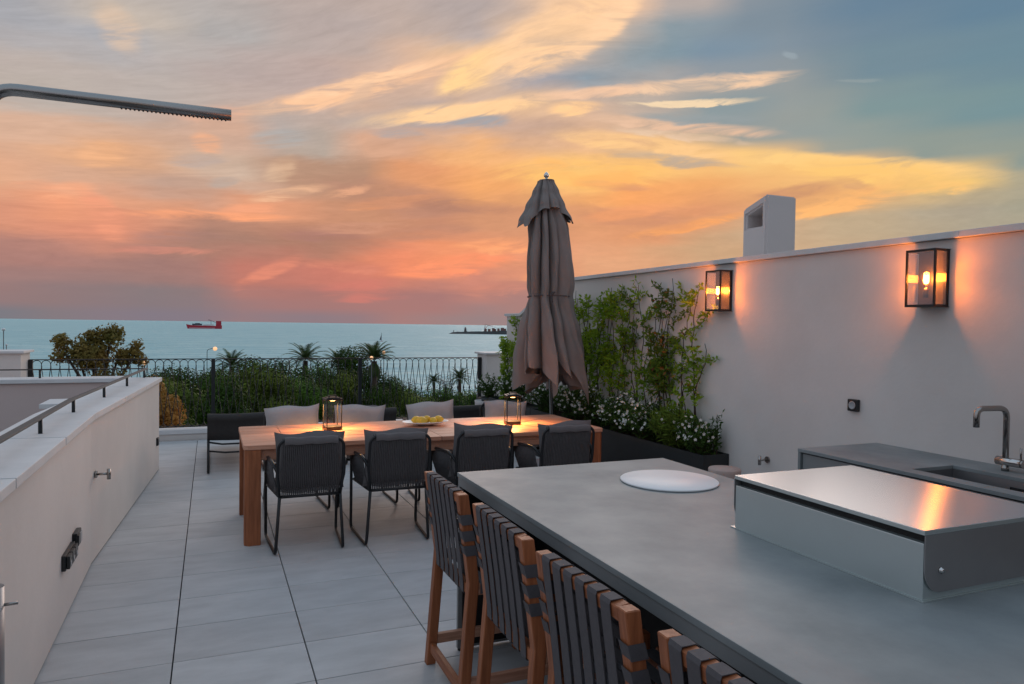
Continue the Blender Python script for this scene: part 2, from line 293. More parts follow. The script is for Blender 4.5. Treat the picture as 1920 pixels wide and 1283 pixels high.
bush_m = leafmat('bush leaf', S(78, 106, 46), S(46, 70, 34), .25, 5)
stem_m = mat('woody stem', S(70, 56, 46), .85, var=.3, vs=20)
flower_m = mat('white petals', (.70, .70, .66), .7)
redleaf_m = mat('reddish leaf', S(130, 52, 34), .6, color2=S(170, 120, 40), vs=3)
bark_m = mat('bark', S(74, 60, 48), .9, var=.4, vs=3, bump=.6, bs=6)
pine_m = leafmat('pine foliage', S(84, 116, 36), S(24, 46, 18), .12, .55, .38)
olive_m = leafmat('tamarisk foliage', S(158, 128, 70), S(92, 94, 44), .25, 1.3)
brown_m = leafmat('dry tamarisk foliage', S(202, 146, 80), S(124, 106, 50), .3, 1.1)
olive2_m = leafmat('light pine foliage', S(108, 122, 44), S(46, 66, 26), .14, .55, .38)
palm_m = leafmat('palm frond', S(78, 98, 52), S(56, 76, 44), .15, .8)
bare_m = leafmat('sparse twigs', S(92, 80, 74), S(70, 66, 60), .1, .8)
ground_m = mat('park ground', (.055, .06, .035), .95, var=.5, vs=.05)
shipred_m = mat('red ship paint', S(170, 30, 48), .5)
shipwhite_m = mat('white ship paint', (.6, .55, .55), .5)
shipdark_m = mat('ship deck gear', S(60, 64, 76), .6)
rock_m = mat('breakwater stone', S(92, 92, 92), .9, var=.3, vs=.02)
roofred_m = mat('dusty red roofs', S(120, 84, 78), .8)
crane_m = mat('pale crane paint', S(170, 146, 138), .7)
tower_m = mat('tower stone', S(118, 112, 110), .8)
basin_m = mat('sink steel', (.30, .30, .31), .4, 1.)
socket_m = mat('black socket', (.010, .013, .015), .35)
lid_m = mat('socket face', (.35, .36, .37), .4)

# ------------------------------------------------------------------ mesh helpers
class MB:
    """collects simple shapes into one mesh"""
    def __init__(s): s.v = []; s.f = []; s.sm = []
    def add(s, vs, fs, smooth=False):
        o = len(s.v); s.v += [tuple(v) for v in vs]
        for f in fs: s.f.append(tuple(i+o for i in f)); s.sm.append(smooth)
        return s
    def box(s, x0, y0, z0, x1, y1, z1):
        v = [(x0, y0, z0), (x1, y0, z0), (x1, y1, z0), (x0, y1, z0), (x0, y0, z1), (x1, y0, z1), (x1, y1, z1), (x0, y1, z1)]
        return s.add(v, [(0, 3, 2, 1), (4, 5, 6, 7), (0, 1, 5, 4), (1, 2, 6, 5), (2, 3, 7, 6), (3, 0, 4, 7)])
    def prism(s, poly, a, b, axis='z'):
        """closed polygon swept between a and b along an axis; poly in the other two axes in order"""
        def P(p, h):
            return {'z': (p[0], p[1], h), 'y': (p[0], h, p[1]), 'x': (h, p[0], p[1])}[axis]
        n = len(poly)
        v = [P(p, a) for p in poly]+[P(p, b) for p in poly]
        fs = [tuple(reversed(range(n))), tuple(range(n, 2*n))]+[(i, (i+1) % n, (i+1) % n+n, i+n) for i in range(n)]
        return s.add(v, fs)
    def bar(s, p, q, w, h, upv=(0, 0, 1), ends=None):
        """square-section bar from p to q"""
        p, q = Vector(p), Vector(q); d = (q-p).normalized(); u = Vector(upv)
        a = d.cross(u)
        if a.length < 1e-4: a = d.cross(Vector((1, 0, 0)))
        a.normalize(); b = a.cross(d).normalized()
        v = [c+a*(sx*w/2)+b*(sy*h/2) for c in (p, q) for sx, sy in ((-1, -1), (1, -1), (1, 1), (-1, 1))]
        return s.add(v, [(0, 1, 2, 3), (7, 6, 5, 4), (0, 4, 5, 1), (1, 5, 6, 2), (2, 6, 7, 3), (3, 7, 4, 0)])
    def tube(s, pts, r, n=8, closed=False, caps=True):
        pts = [Vector(p) for p in pts]; m = len(pts)
        rr = r if isinstance(r, (list, tuple)) else [r]*m
        o = len(s.v); prev = None
        for i, p in enumerate(pts):
            a = pts[(i-1) % m] if (closed or i > 0) else p; b = pts[(i+1) % m] if (closed or i < m-1) else p
            d = (b-a); d = d.normalized() if d.length > 1e-9 else Vector((0, 0, 1))
            if prev is None:
                x = d.cross(Vector((0, 0, 1)))
                if x.length < .05: x = d.cross(Vector((1, 0, 0)))
            else: x = prev-d*prev.dot(d)
            x.normalize(); prev = x; y = d.cross(x)
            for k in range(n):
                t = 2*math.pi*k/n; s.v.append(tuple(p+(x*math.cos(t)+y*math.sin(t))*rr[i]))
        for i in range(m if closed else m-1):
            j = (i+1) % m
            for k in range(n):
                s.f.append((o+i*n+k, o+i*n+(k+1) % n, o+j*n+(k+1) % n, o+j*n+k)); s.sm.append(n > 4)
        if caps and not closed:
            s.f.append(tuple(o+k for k in reversed(range(n)))); s.sm.append(False)
            s.f.append(tuple(o+(m-1)*n+k for k in range(n))); s.sm.append(False)
        return s
    def lathe(s, prof, n=24, c=(0, 0, 0), sx=1., sy=1., smooth=True):
        o = len(s.v); m = len(prof)
        for r, z in prof:
            for k in range(n):
                t = 2*math.pi*k/n; s.v.append((c[0]+r*sx*math.cos(t), c[1]+r*sy*math.sin(t), c[2]+z))
        for i in range(m-1):
            for k in range(n):
                s.f.append((o+i*n+k, o+i*n+(k+1) % n, o+(i+1)*n+(k+1) % n, o+(i+1)*n+k)); s.sm.append(smooth)
        s.f.append(tuple(o+k for k in reversed(range(n)))); s.sm.append(False)
        s.f.append(tuple(o+(m-1)*n+k for k in range(n))); s.sm.append(False)
        return s
    def sheet(s, grid, smooth=True, closed_u=False):
        """grid[i][j] of points"""
        o = len(s.v); a = len(grid); b = len(grid[0])
        for row in grid: s.v += [tuple(p) for p in row]
        for i in range(a-1):
            for j in range(b if closed_u else b-1):
                s.f.append((o+i*b+j, o+i*b+(j+1) % b, o+(i+1)*b+(j+1) % b, o+(i+1)*b+j)); s.sm.append(smooth)
        return s
    def mesh(s, name, m, bevel=0., seg=2):
        me = bpy.data.meshes.new(name); me.from_pydata(s.v, [], s.f); me.update()
        me.polygons.foreach_set('use_smooth', s.sm)
        if bevel:
            bm = bmesh.new(); bm.from_mesh(me)
            bmesh.ops.bevel(bm, geom=[e for e in bm.edges if len(e.link_faces) == 2 and e.calc_face_angle(0) > .5], offset=bevel, segments=seg, affect='EDGES', profile=.6, clamp_overlap=True)
            bm.to_mesh(me); bm.free()
        if m: me.materials.append(m)
        return me
    def build(s, name, m, parent=None, bevel=0., seg=2, kind=None, label=None):
        o = bpy.data.objects.new(name, s.mesh(name, m, bevel, seg)); col.objects.link(o)
        if parent: o.parent = parent
        if kind: o['kind'] = kind
        if label: o['label'] = label
        return o
def put(name, me, parent=None, loc=(0, 0, 0), rot=(0, 0, 0)):
    o = bpy.data.objects.new(name, me); col.objects.link(o); o.location = loc; o.rotation_euler = rot
    if parent: o.parent = parent
    return o
def thing(name, label, cat, loc=(0, 0, 0), rz=0., group=None):
    o = bpy.data.objects.new(name, None); col.objects.link(o); o.location = loc; o.rotation_euler = (0, 0, rz)
    o.empty_display_size = .1
    o['label'] = label; o['category'] = cat
    if group: o['group'] = group
    return o
def tag(o, label, cat, group=None):
    o['label'] = label; o['category'] = cat
    if group: o['group'] = group
    return o
def struct(o): o['kind'] = 'structure'; return o
def dup(root, label, loc, rz=0., group=None):
    def cp(o, parent):
        c = o.copy(); col.objects.link(c); c.parent = parent
        for ch in list(o.children): cp(ch, c)
        return c
    c = cp(root, None); c.location = loc; c.rotation_euler = (0, 0, rz); c['label'] = label
    if group: c['group'] = group
    return c
def fillet(pts, r, seg=5, closed=False):
    """rounds the corners of a polyline"""
    P = [Vector(p) for p in pts]; out = []; n = len(P)
    for i, p in enumerate(P):
        if not closed and i in (0, n-1): out.append(p); continue
        a, b = P[i-1], P[(i+1) % n]; da = (a-p); db = (b-p)
        k = min(r, da.length*.45, db.length*.45); q0 = p+da.normalized()*k; q1 = p+db.normalized()*k
        for t in range(seg+1):
            t /= seg; out.append(q0*(1-t)**2+p*2*t*(1-t)+q1*t*t)
    return out
def pillow(w, h, t, n=14, seed=0, pinch=.10, sag=0.):
    """stuffed cushion in the x-z plane, thickness along y, with pulled corners"""
    rr = random.Random(seed); mb = MB(); ph = [rr.uniform(0, 6.28) for _ in range(6)]
    def P(u, v, sd):
        pw = 1-pinch*(1-abs(v)**2.2); ph_ = 1-pinch*.8*(1-abs(u)**2.2)
        x = u*w/2*pw; z = v*h/2*ph_
        th = t/2*(max(0, (1-abs(u)**2.6))*max(0, (1-abs(v)**2.6)))**.42
        th *= 1+.09*math.sin(3.1*u+ph[0]+2*v)+.06*math.sin(6*u+ph[1])*math.cos(5*v+ph[2])
        z += sag*(1-u*u)*(v > 0)*-1*h*v + .012*math.sin(4*u+ph[3])*(v > .6)
        return (x, sd*th, z)
    us = [-1+2*i/n for i in range(n+1)]
    for sd in (1, -1):
        mb.sheet([[P(u*1., v*1., sd) for u in (us if sd < 0 else us[::-1])] for v in us])
    return mb

# ------------------------------------------------------------------ setting: ground, sea
g = MB()
g.add([(-900, -300, -14), (900, -300, -14), (900, 150, -14), (330, 158, -14), (60, 150, -14), (-160, 140, -14), (-900, 120, -14)], [(0, 1, 2, 3, 4, 5, 6)])
struct(g.build('ground', ground_m))
def sea_material():
    mt = bpy.data.materials.new('sea water'); mt.use_nodes = True; t = mt.node_tree; b = t.nodes['Principled BSDF']
    b.inputs['Base Color'].default_value = (*S(78, 122, 130), 1); b.inputs['Specular IOR Level'].default_value = .20; b.inputs['Roughness'].default_value = .58; b.inputs['IOR'].default_value = 1.33
    tcn = t.nodes.new('ShaderNodeTexCoord')
    hs = []
    for sc_, st, det in ((.035, (1, 2.2, 1), 4), (.25, (1, 1.8, 1), 4)):
        mp = t.nodes.new('ShaderNodeMapping'); mp.inputs['Scale'].default_value = st; mp.inputs['Rotation'].default_value = (0, 0, .35)
        t.links.new(tcn.outputs['Object'], mp.inputs[0])
        nz = t.nodes.new('ShaderNodeTexNoise'); nz.inputs['Scale'].default_value = sc_; nz.inputs['Detail'].default_value = det; nz.inputs['Distortion'].default_value = .4
        t.links.new(mp.outputs[0], nz.inputs['Vector']); hs.append(nz)
    ad = t.nodes.new('ShaderNodeMath'); ad.operation = 'MULTIPLY_ADD'; ad.inputs[1].default_value = 3.5
    t.links.new(hs[0].outputs[0], ad.inputs[0]); t.links.new(hs[1].outputs[0], ad.inputs[2])
    bp = t.nodes.new('ShaderNodeBump'); bp.inputs['Strength'].default_value = 1.0; bp.inputs['Distance'].default_value = 2.2
    t.links.new(ad.outputs[0], bp.inputs['Height']); t.links.new(bp.outputs[0], b.inputs['Normal'])
    mr = t.nodes.new('ShaderNodeMapRange'); mr.inputs[1].default_value = .3; mr.inputs[2].default_value = .7
    t.links.new(hs[0].outputs[0], mr.inputs[0])
    mx = t.nodes.new('ShaderNodeMix'); mx.data_type = 'RGBA'; mx.inputs[6].default_value = (*S(150, 194, 200), 1); mx.inputs[7].default_value = (*S(184, 214, 214), 1)
    t.links.new(mr.outputs[0], mx.inputs[0]); t.links.new(mx.outputs[2], b.inputs['Base Color'])
    return mt
g = MB(); g.add([(-60000, 100, -15), (60000, 100, -15), (60000, 60000, -15), (-60000, 60000, -15)], [(0, 1, 2, 3)])
struct(g.build('sea', sea_material()))

# ------------------------------------------------------------------ terrace floor: large porcelain tiles on a dark bed
g = MB(); g.box(-.97, -3, -.35, 4.6, 11.3, -.026); g.box(-2.6, 8.6, -.35, -.98, 11.3, -.026)
floor = struct(g.build('terrace_floor', joint_m))
TX, TY, TW, TD = -.165, 3.815, .624, .430
tile_mesh = {}
for i in range(-4, 8):
    for j in range(-6, 17):
        x0, x1 = TX+i*TW, TX+(i+1)*TW; y0, y1 = TY+j*TD, TY+(j+1)*TD
        y1 = min(y1, 10.93); x1 = min(x1, 4.55)
        if i < -1 and y0 < 8.9: continue
        if x0 > 2.6 and y1 < 4.2: pass
        k = (round(x1-x0, 3), round(y1-y0, 3))
        if k not in tile_mesh:
            w, d = k; b = MB(); b.box(-w/2+.0032, -d/2+.0025, -.02, w/2-.0032, d/2-.0025, 0)
            tile_mesh[k] = b.mesh('tile', tile_m, .0012, 1)
        put('tile', tile_mesh[k], floor, ((x0+x1)/2, (y0+y1)/2, R.uniform(-.0006, 0)))

# ------------------------------------------------------------------ parapet on the left, kinked half way
t = thing('parapet_wall', 'low kinked plaster parapet with pale stone coping along the left of the terrace', 'wall')
inn = [(-.712, -1.0), (-.742, 5.54), (-.528, 8.86)]; out = [(-1.04, -1.0), (-1.07, 5.60), (-.86, 8.90)]
g = MB(); g.prism([inn[0], inn[1], inn[2], out[2], out[1], out[0]], .012, .985)
g.build('plaster', plaster_m, t)
g = MB(); g.prism([(p[0]-.006, p[1]) for p in inn]+[(p[0]+.006, p[1]) for p in out[::-1]], -.02, .0115)
g.build('shadow_gap', joint_m, t)
def lerp(a, b, k): return (a[0]+(b[0]-a[0])*k, a[1]+(b[1]-a[1])*k)
ci = [(-.690, -1.0), (-.718, 5.545), (-.500, 8.885)]; co = [(-1.055, -1.0), (-1.085, 5.605), (-.875, 8.925)]
for a, b, n in ((0, 1, 6), (1, 2, 3)):
    for k in range(n):
        e0 = k/n+(.0012 if k else 0); e1 = (k+1)/n-(.0012 if k < n-1 else .0006)
        q = [lerp(ci[a], ci[b], e0), lerp(ci[a], ci[b], e1), lerp(co[a], co[b], e1), lerp(co[a], co[b], e0)]
        g = MB(); g.prism(q, .990, 1.034); g.build('coping_slab', coping_m, t, .004)
# ------------------------------------------------------------------ stairwell behind it
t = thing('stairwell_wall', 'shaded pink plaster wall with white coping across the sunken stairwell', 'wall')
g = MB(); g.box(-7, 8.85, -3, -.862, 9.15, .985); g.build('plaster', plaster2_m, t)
for k in range(5):
    x0 = -7+k*1.226; g = MB(); g.box(x0+.001, 8.82, .990, x0+1.225-.001, 9.18, 1.0335); g.build('coping_slab', coping_m, t, .004)
g = MB(); g.box(-7, -3, -3.2, -1.06, 8.85, -3.0); struct(g.build('stairwell_floor', tile_m))
t = thing('stair_pier', 'small white capped pier sunk inside the stairwell beside the parapet', 'wall')
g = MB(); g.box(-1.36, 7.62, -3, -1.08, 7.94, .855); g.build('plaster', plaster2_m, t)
g = MB(); g.box(-1.42, 7.55, .858, -.99, 8.02, .90); g.build('coping_slab', coping_m, t, .004)
# stairwell handrail: flat bar on short posts, turning along the far coping
t = thing('stair_handrail', 'low flat grey handrail on short black posts bolted along the parapet coping', 'handrail')
HR = [(-.86, 1.2, 1.125), (-.866, 5.6, 1.125), (-.668, 9.0, 1.125)]
g = MB(); g.bar(HR[0], (HR[1][0], HR[1][1]+.003, 1.125), .040, .012); g.build('rail', iron2_m, t, .002)
g = MB(); g.bar((HR[1][0], HR[1][1]-.003, 1.1253), HR[2], .040, .012); g.build('rail', iron2_m, t, .002)
g = MB(); g.bar((-7, 9.0, 1.1248), (-.66, 9.0, 1.1248), .03, .012); g.build('rail', iron_m, t, .002)
pm_ = MB().tube([(0, 0, 1.030), (0, 0, 1.119)], .011, 8).mesh('post', iron_m)
for x, y in ((-.862, 2.6), (-.864, 3.62), (-.865, 4.634), (-.86, 5.635), (-.80, 6.656), (-.738, 7.738), (-.676, 8.84), (-1.683, 9.0), (-2.9, 9.0), (-4.1, 9.0)):
    put('post', pm_, t, (x, y, 0))

# ------------------------------------------------------------------ seaward kerb, piers and iron railing
t = thing('kerb_wall', 'low white stone kerb at the seaward edge carrying the iron railing', 'low wall')
g = MB(); g.box(-2.3, 10.955, -.02, 4.12, 11.16, .085); g.build('plaster', plaster_m, t)
for k in range(5):
    w = 6.42/5; g = MB(); g.box(-2.3+k*w+.001, 10.935, .088, -2.3+(k+1)*w-.001, 11.18, .150); g.build('coping_slab', coping_m, t, .005)
def pier(label, x0, y0, x1, y1, h):
    t = thing('boundary_pier', label, 'pier')
    g = MB(); g.box(x0, y0, -.3, x1, y1, h-.032); g.build('plaster', plaster_m, t)
    g = MB(); g.box(x0-.04, y0-.04, h-.030, x1+.04, y1+.04, h); g.build('coping_slab', coping_m, t, .004)
pier('plaster pier with white cap at the far left end of the railing', -3.2, 10.62, -2.19, 11.12, 1.262)
pier('plaster pier with stone cap where the railing meets the garden wall', 4.105, 10.80, 5.3, 11.22, 1.222)
t = thing('iron_railing', 'black wrought iron railing of looped balusters along the terrace edge', 'railing', (0, 11.02, 0))
g = MB(); g.bar((-2.185, 0, 1.132), (4.10, 0, 1.132), .034, .012); g.build('top_rail', iron_m, t, .002)
g = MB(); g.bar((-2.185, 0, .185), (4.10, 0, .185), .03, .012); g.build('bottom_rail', iron_m, t, .002)
for x in (-2.165, .035, 2.115, 4.07):
    g = MB(); g.box(x-.026, -.022, .148, x+.026, .022, 1.125); g.build('post', iron_m, t, .002)
def baluster(hw):
    p = []
    for k in range(9):
        a = math.pi*k/8; p.append((hw*math.cos(a), 0, 1.072+hw*math.sin(a)*1.0))
    p += [(-hw, 0, 1.03), (-.0045, 0, .66), (-.0045, 0, .63), (-hw, 0, .29)]
    for k in range(9):
        a = math.pi+math.pi*k/8; p.append((hw*math.cos(a), 0, .245+hw*math.sin(a)))
    p += [(hw, 0, .29), (.0045, 0, .63), (.0045, 0, .66), (hw, 0, 1.03)]
    b = MB(); b.tube(p, .0048, 5, closed=True); b.box(-.011, -.007, .632, .011, .007, .662)
    b.box(-hw-.001, -.006, 1.0, -hw+.007, .006, 1.05)
    return b.mesh('baluster', iron_m)
for x0, x1, n in ((-2.146, .016, 21), (.054, 2.096, 20), (2.134, 4.051, 19)):
    w = (x1-x0)/n; bmh = baluster(w/2-.0005)
    for k in range(n): put('baluster', bmh, t, (x0+(k+.5)*w, 0, 0))

# ------------------------------------------------------------------ tall garden wall on the right
WX = 4.127
t = thing('garden_wall', 'tall pale plaster boundary wall with thin stone coping down the right side', 'wall')
prof = [(-1.5, 0), (10.0, 0), (10.0, 1.80), (9.45, 1.80), (8.3, 2.225), (-1.5, 2.225)]
g = MB(); g.prism(prof, WX, WX+.28, 'x'); g.build('plaster', plaster_m, t)
def cope(p, q):
    g = MB(); d = Vector((0, q[0]-p[0], q[1]-p[1])).normalized(); n = Vector((0, -d.z, d.y)); n = n if n.z > 0 else -n
    a = [Vector((WX-.035, p[0], p[1]))+n*.003, Vector((WX-.035, q[0], q[1]))+n*.003]
    v = []
    for c in a:
        v += [c, c+Vector((.35, 0, 0)), c+Vector((.35, 0, 0))+n*.04, c+n*.04]
    g.add(v, [(0, 1, 2, 3), (7, 6, 5, 4), (0, 4, 5, 1), (1, 5, 6, 2), (2, 6, 7, 3), (3, 7, 4, 0)])
    g.build('coping_slab', coping_m, t, .003)
ys = [-1.5, -.4, .7, 1.8, 2.9, 4.0, 5.1, 6.2, 7.25, 8.302]
for a, b in zip(ys, ys[1:]): cope((a+.0008, 2.225), (b-.0008, 2.225))
cope((8.31, 2.222), (9.44, 1.805)); cope((9.448, 1.80), (10.03, 1.80))
# chimney behind the wall
t = thing('chimney', 'white rendered chimney with sloping top and one square smoke opening behind the wall', 'chimney', (4.6, 5.066, 0))
ch = MB(); ZT, ZB = 2.885, 2.782
W, D = .355, .315
hole = (.075, .255, 2.605, 2.70, 2.655+.083)   # y0 y1 zbottom ztop(near) ..
y0, y1, zb = .065, .265, 2.60
zt0, zt1 = 2.785, 2.72
# left face with an opening, built as a ring of quads, plus a deep dark flue behind
o = [(0, 0, 1.5), (0, D, 1.5), (0, D, ZB), (0, 0, ZT)]; i_ = [(0, y0, zb), (0, y1, zb), (0, y1, zt1), (0, y0, zt0)]
i2 = [(.20, p[1], p[2]) for p in i_]
ch.add(o+i_, [(0, 4, 5, 1), (1, 5, 6, 2), (2, 6, 7, 3), (3, 7, 4, 0)])
ch.add(i_+i2, [(0, 4, 5, 1), (1, 5, 6, 2), (2, 6, 7, 3), (3, 7, 4, 0), (4, 7, 6, 5)])
ch.add([(0, 0, 1.5), (W, 0, 1.5), (W, 0, ZT), (0, 0, ZT), (0, D, 1.5), (W, D, 1.5), (W, D, ZB), (0, D, ZB)], [(0, 1, 2, 3), (1, 5, 6, 2), (5, 4, 7, 6), (3, 2, 6, 7)])
bm = bmesh.new(); me = ch.mesh('shaft', white_m); bm.from_mesh(me); bmesh.ops.remove_doubles(bm, verts=bm.verts, dist=1e-4); bmesh.ops.recalc_face_normals(bm, faces=bm.faces)
bmesh.ops.bevel(bm, geom=[e for e in bm.edges if len(e.link_faces) == 2 and e.calc_face_angle(0) > .6 and max(v.co.x for v in e.verts) < .36 and not any(abs(v.co.x-.2) < 1e-3 for v in e.verts)], offset=.018, segments=3, affect='EDGES', clamp_overlap=True)
bm.to_mesh(me); bm.free()
put('shaft', me, t)

# unseen building behind the camera on the right, added to shade the island
t = thing('unseen_house', 'unseen plaster building behind the camera, added to shade the island, with dark glazed door', 'unseen_house')
g = MB(); g.box(1.0, -5, 0, 4.6, -.62, 3.4); g.build('wall', plaster_m, t)
g = MB(); g.box(.93, -5.1, 3.403, 4.67, -.30, 3.50); g.build('roof', coping_m, t, .004)
g = MB(); g.box(1.6, -.619, .02, 3.6, -.57, 2.3); g.build('door', iron_m, t, .004)

# ------------------------------------------------------------------ dining table
t = thing('dining_table', 'long teak dining table of lengthwise boards on square corner legs', 'table', (1.75, 6.13, 0))
HX, HY, NP = 1.525, .53, 7
secs = [(-HX, -1.214), (-1.2115, -.002), (.002, 1.2115), (1.214, HX)]
for si, (a, b) in enumerate(secs):
    for k in range(NP):
        y0 = -HY+k*2*HY/NP+.0028; y1 = -HY+(k+1)*2*HY/NP-.0028
        dz = R.uniform(-.0012, 0)
        poly = [(a, y0), (b, y0), (b, y1), (a, y1)]; c = .035
        if si == 0 and k == 0: poly = [(a+c, y0), (b, y0), (b, y1), (a, y1), (a, y0+c), (a+c*.3, y0+c*.3)]
        if si == 0 and k == NP-1: poly = [(a, y0), (b, y0), (b, y1), (a+c, y1), (a+c*.3, y1-c*.3), (a, y1-c)]
        if si == 3 and k == 0: poly = [(a, y0), (b-c, y0), (b-c*.3, y0+c*.3), (b, y0+c), (b, y1), (a, y1)]
        if si == 3 and k == NP-1: poly = [(a, y0), (b, y0), (b, y1-c), (b-c*.3, y1-c*.3), (b-c, y1), (a, y1)]
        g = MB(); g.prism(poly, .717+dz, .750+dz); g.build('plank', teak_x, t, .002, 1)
for sx in (-1, 1):
    for sy in (-1, 1):
        x1, y1 = sx*(HX-.008), sy*(HY-.006); x0, y0 = sx*(HX-.125), sy*(HY-.125); c = .028
        poly = [(x0, y0), (x1, y0), (x1, y1-sy*c), (x1-sx*c, y1), (x0, y1)]
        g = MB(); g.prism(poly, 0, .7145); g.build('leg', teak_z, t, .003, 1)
for sy in (-1, 1):
    g = MB(); g.box(-HX+.127, sy*(HY-.062)-.012, .628, HX-.127, sy*(HY-.062)+.012, .7145); g.build('apron', teak_x, t, .002, 1)
for sx in (-1, 1):
    g = MB(); g.box(sx*(HX-.062)-.012, -HY+.127, .628, sx*(HX-.062)+.012, HY-.127, .7145); g.build('apron', teak_y, t, .002, 1)

# ------------------------------------------------------------------ woven dining chairs
def make_chair(name, label, loc, rz, group):
    t = thing(name, label, 'chair', loc, rz, group)
    for s in (-1, 1):
        p = fillet([(s*.212, -.005, .425), (s*.238, .0, .012), (s*.268, .53, .012), (s*.272, .500, .640), (s*.262, .06, .672), (s*.228, -.030, .600)], .05)
        g = MB(); g.tube(p, .0115, 8); g.build('side_frame', black_m, t)
        # woven arm panel
        g = MB(); n = 16
        for k in range(n):
            q = k/(n-1); top = Vector((s*(.262+.01*q), .06+.43*q, .668-.03*q)); bot = Vector((s*(.215+.045*q), .02+.33*q, .430))
            mid = (top+bot)/2+Vector((s*.012, 0, 0))
            g.tube([top, mid, bot], .0062, 5)
        g.build('arm_weave', rope_m, t, kind='stuff')
    p = fillet([(-.212, -.005, .42), (-.232, -.035, .60), (-.226, -.062, .80), (-.19, -.064, .836), (.19, -.064, .836), (.226, -.062, .80), (.232, -.035, .60), (.212, -.005, .42)], .035)
    g = MB(); g.tube(p, .0115, 8); g.build('back_frame', black_m, t)
    g = MB(); g.tube([(-.212, -.005, .422), (.212, -.005, .422)], .011, 8); g.tube([(-.262, .44, .422), (.262, .44, .422)], .011, 8)
    g.tube([(-.212, 0, .422), (-.262, .44, .422)], .011, 8); g.tube([(.212, 0, .422), (.262, .44, .422)], .011, 8)
    g.build('seat_frame', black_m, t)
    g = MB(); n = 31
    for k in range(n):
        x = -.198+.396*k/(n-1); cv = .018*(x/.2)**2
        g.tube([(x*.98, -.008+cv*.3, .418), (x, -.040+cv, .56), (x, -.058+cv, .70), (x*.985, -.066, .83), (x*.985, -.052, .848), (x*.985, -.040, .832)], .0056, 5)
    g.build('back_weave', rope_m, t, kind='stuff')
    g = MB(); g.sheet([[(-.185+.37*k/8, y+.02*((k-4)/4)**2*0, z+.004*math.sin(k*2.1)) for k in range(9)] for y, z in ((-.030, .800), (-.046, .838), (-.064, .856), (-.080, .846), (-.083, .815), (-.078, .803))]); g.build('cushion_flap', flap_m, t)
    g = MB(); g.box(-.030, -.0165, .432, .030, -.0135, .446); g.box(-.026, -.0175, .436, -.020, -.0165, .442); g.box(.020, -.0175, .436, .026, -.0165, .442); g.build('name_plate', tap_m, t, .0008, 1)
    o = pillow(.50, .44, .15, seed=hash(label) % 97 if False else len(label), pinch=.07).build('back_cushion', fabric_m, t); o.location = (0, .045, .665); o.rotation_euler = (.09, 0, 0)
    o.data.materials.append(flap_m)          # charcoal backing cloth behind, pale cover in front
    for p in o.data.polygons: p.material_index = 1 if p.center.y < -.004 else 0
    o = pillow(.45, .46, .10, seed=3, pinch=.05).build('seat_cushion', fabric_m, t); o.location = (0, .255, .462); o.rotation_euler = (rad(90), 0, 0)
    return t
G1 = 'woven chairs around the dining table'
c0 = make_chair('dining_chair', 'woven charcoal dining chair on the near side closest to the left table leg', (.667, 5.30, 0), 0, G1)
near = [(1.312, 5.29, -.02, 'woven charcoal dining chair seen from behind between the left lantern and the fruit plate'),
        (1.985, 5.27, .01, 'woven charcoal dining chair seen from behind, half covered by the far end of the island'),
        (2.712, 5.26, -.03, 'woven charcoal dining chair seen from behind at the right end of the table')]
farc_ = [(.70, 6.985, math.pi+.02, 'dining chair on the sea side with pale cushion just left of the left lantern'),
         (1.335, 6.995, math.pi-.02, 'dining chair on the sea side with pale cushion just right of the left lantern'),
         (2.07, 6.985, math.pi, 'dining chair on the sea side with pale cushion right behind the fruit plate'),
         (2.845, 6.985, math.pi+.03, 'dining chair on the sea side with pale cushion behind the right lantern')]
jig = [0.0, .06, -.05, .04, -.04, .07, -.06, .05]
for q, (x, y, a, lb) in enumerate(near+farc_):
    c = dup(c0, lb, (x, y, 0), a, G1)
    for ch in c.children:
        if ch.name.startswith('back_cushion'):
            ch.rotation_euler = (.09+.5*jig[q], jig[q], .4*jig[-q-1]); ch.location = (.012*(q % 3-1), .045, .660+.012*(q % 2))

# ------------------------------------------------------------------ lounge chairs facing the sea
def make_lounger(label, loc):
    t = thing('sun_lounger', label, 'sun lounger', loc, 0, 'dark sling loungers facing the sea'); w = .29
    for s in (-1, 1):
        p = fillet([(s*w, .0, .36), (s*w, -.04, .014), (s*w, 1.45, .014), (s*w, 1.50, .30)], .05)
        g = MB(); g.tube(p, .0135, 8); g.build('runner', black_m, t)
        g = MB(); g.tube([(s*w, .0, .345), (s*w, .5, .30), (s*w, 1.80, .27)], .014, 8); g.build('side_rail', black_m, t)
        g = MB(); g.tube(fillet([(s*(w-.005), .42, .315), (s*(w-.005), .06, .60), (s*(w-.03), .02, .632), (0, .015, .634)], .05), .013, 8); g.build('back_tube', black_m, t)
    g = MB(); g.tube([(-w, 0, .345), (-.15, .02, .315), (.15, .02, .315), (w, 0, .345)], .010, 8); g.tube([(-w, -.01, .25), (-.12, .0, .225), (.12, .0, .225), (w, -.01, .25)], .010, 8); g.build('cross_bar', black_m, t)
    # folded sling pad hanging over the raised back, then the bed
    prof = [(.47, .335), (.30, .47), (.10, .625), (.055, .652), (.0, .655), (-.032, .632), (-.034, .59), (-.01, .575), (.02, .46), (.05, .365), (.09, .352)]
    g = MB(); g.sheet([[((2*k/8-1)*(w+.012), y+.006*math.sin(k*1.3), z-.008*(1-(2*k/8-1)**2)) for k in range(9)] for y, z in prof]); g.build('back_sling', sling_m, t)
    g = MB(); g.sheet([[((2*k/6-1)*(w-.004), y, z-.015*(1-(2*k/6-1)**2)) for k in range(7)] for y, z in ((.44, .325), (.9, .305), (1.35, .29), (1.79, .282))]); g.build('bed_sling', sling_m, t)
    return t
l0 = make_lounger('dark sling lounger at the left end, fully visible beside the table corner', (.270, 8.45, 0))
dup(l0, 'dark sling lounger between the second and third far dining chairs', (1.770, 8.50, 0))
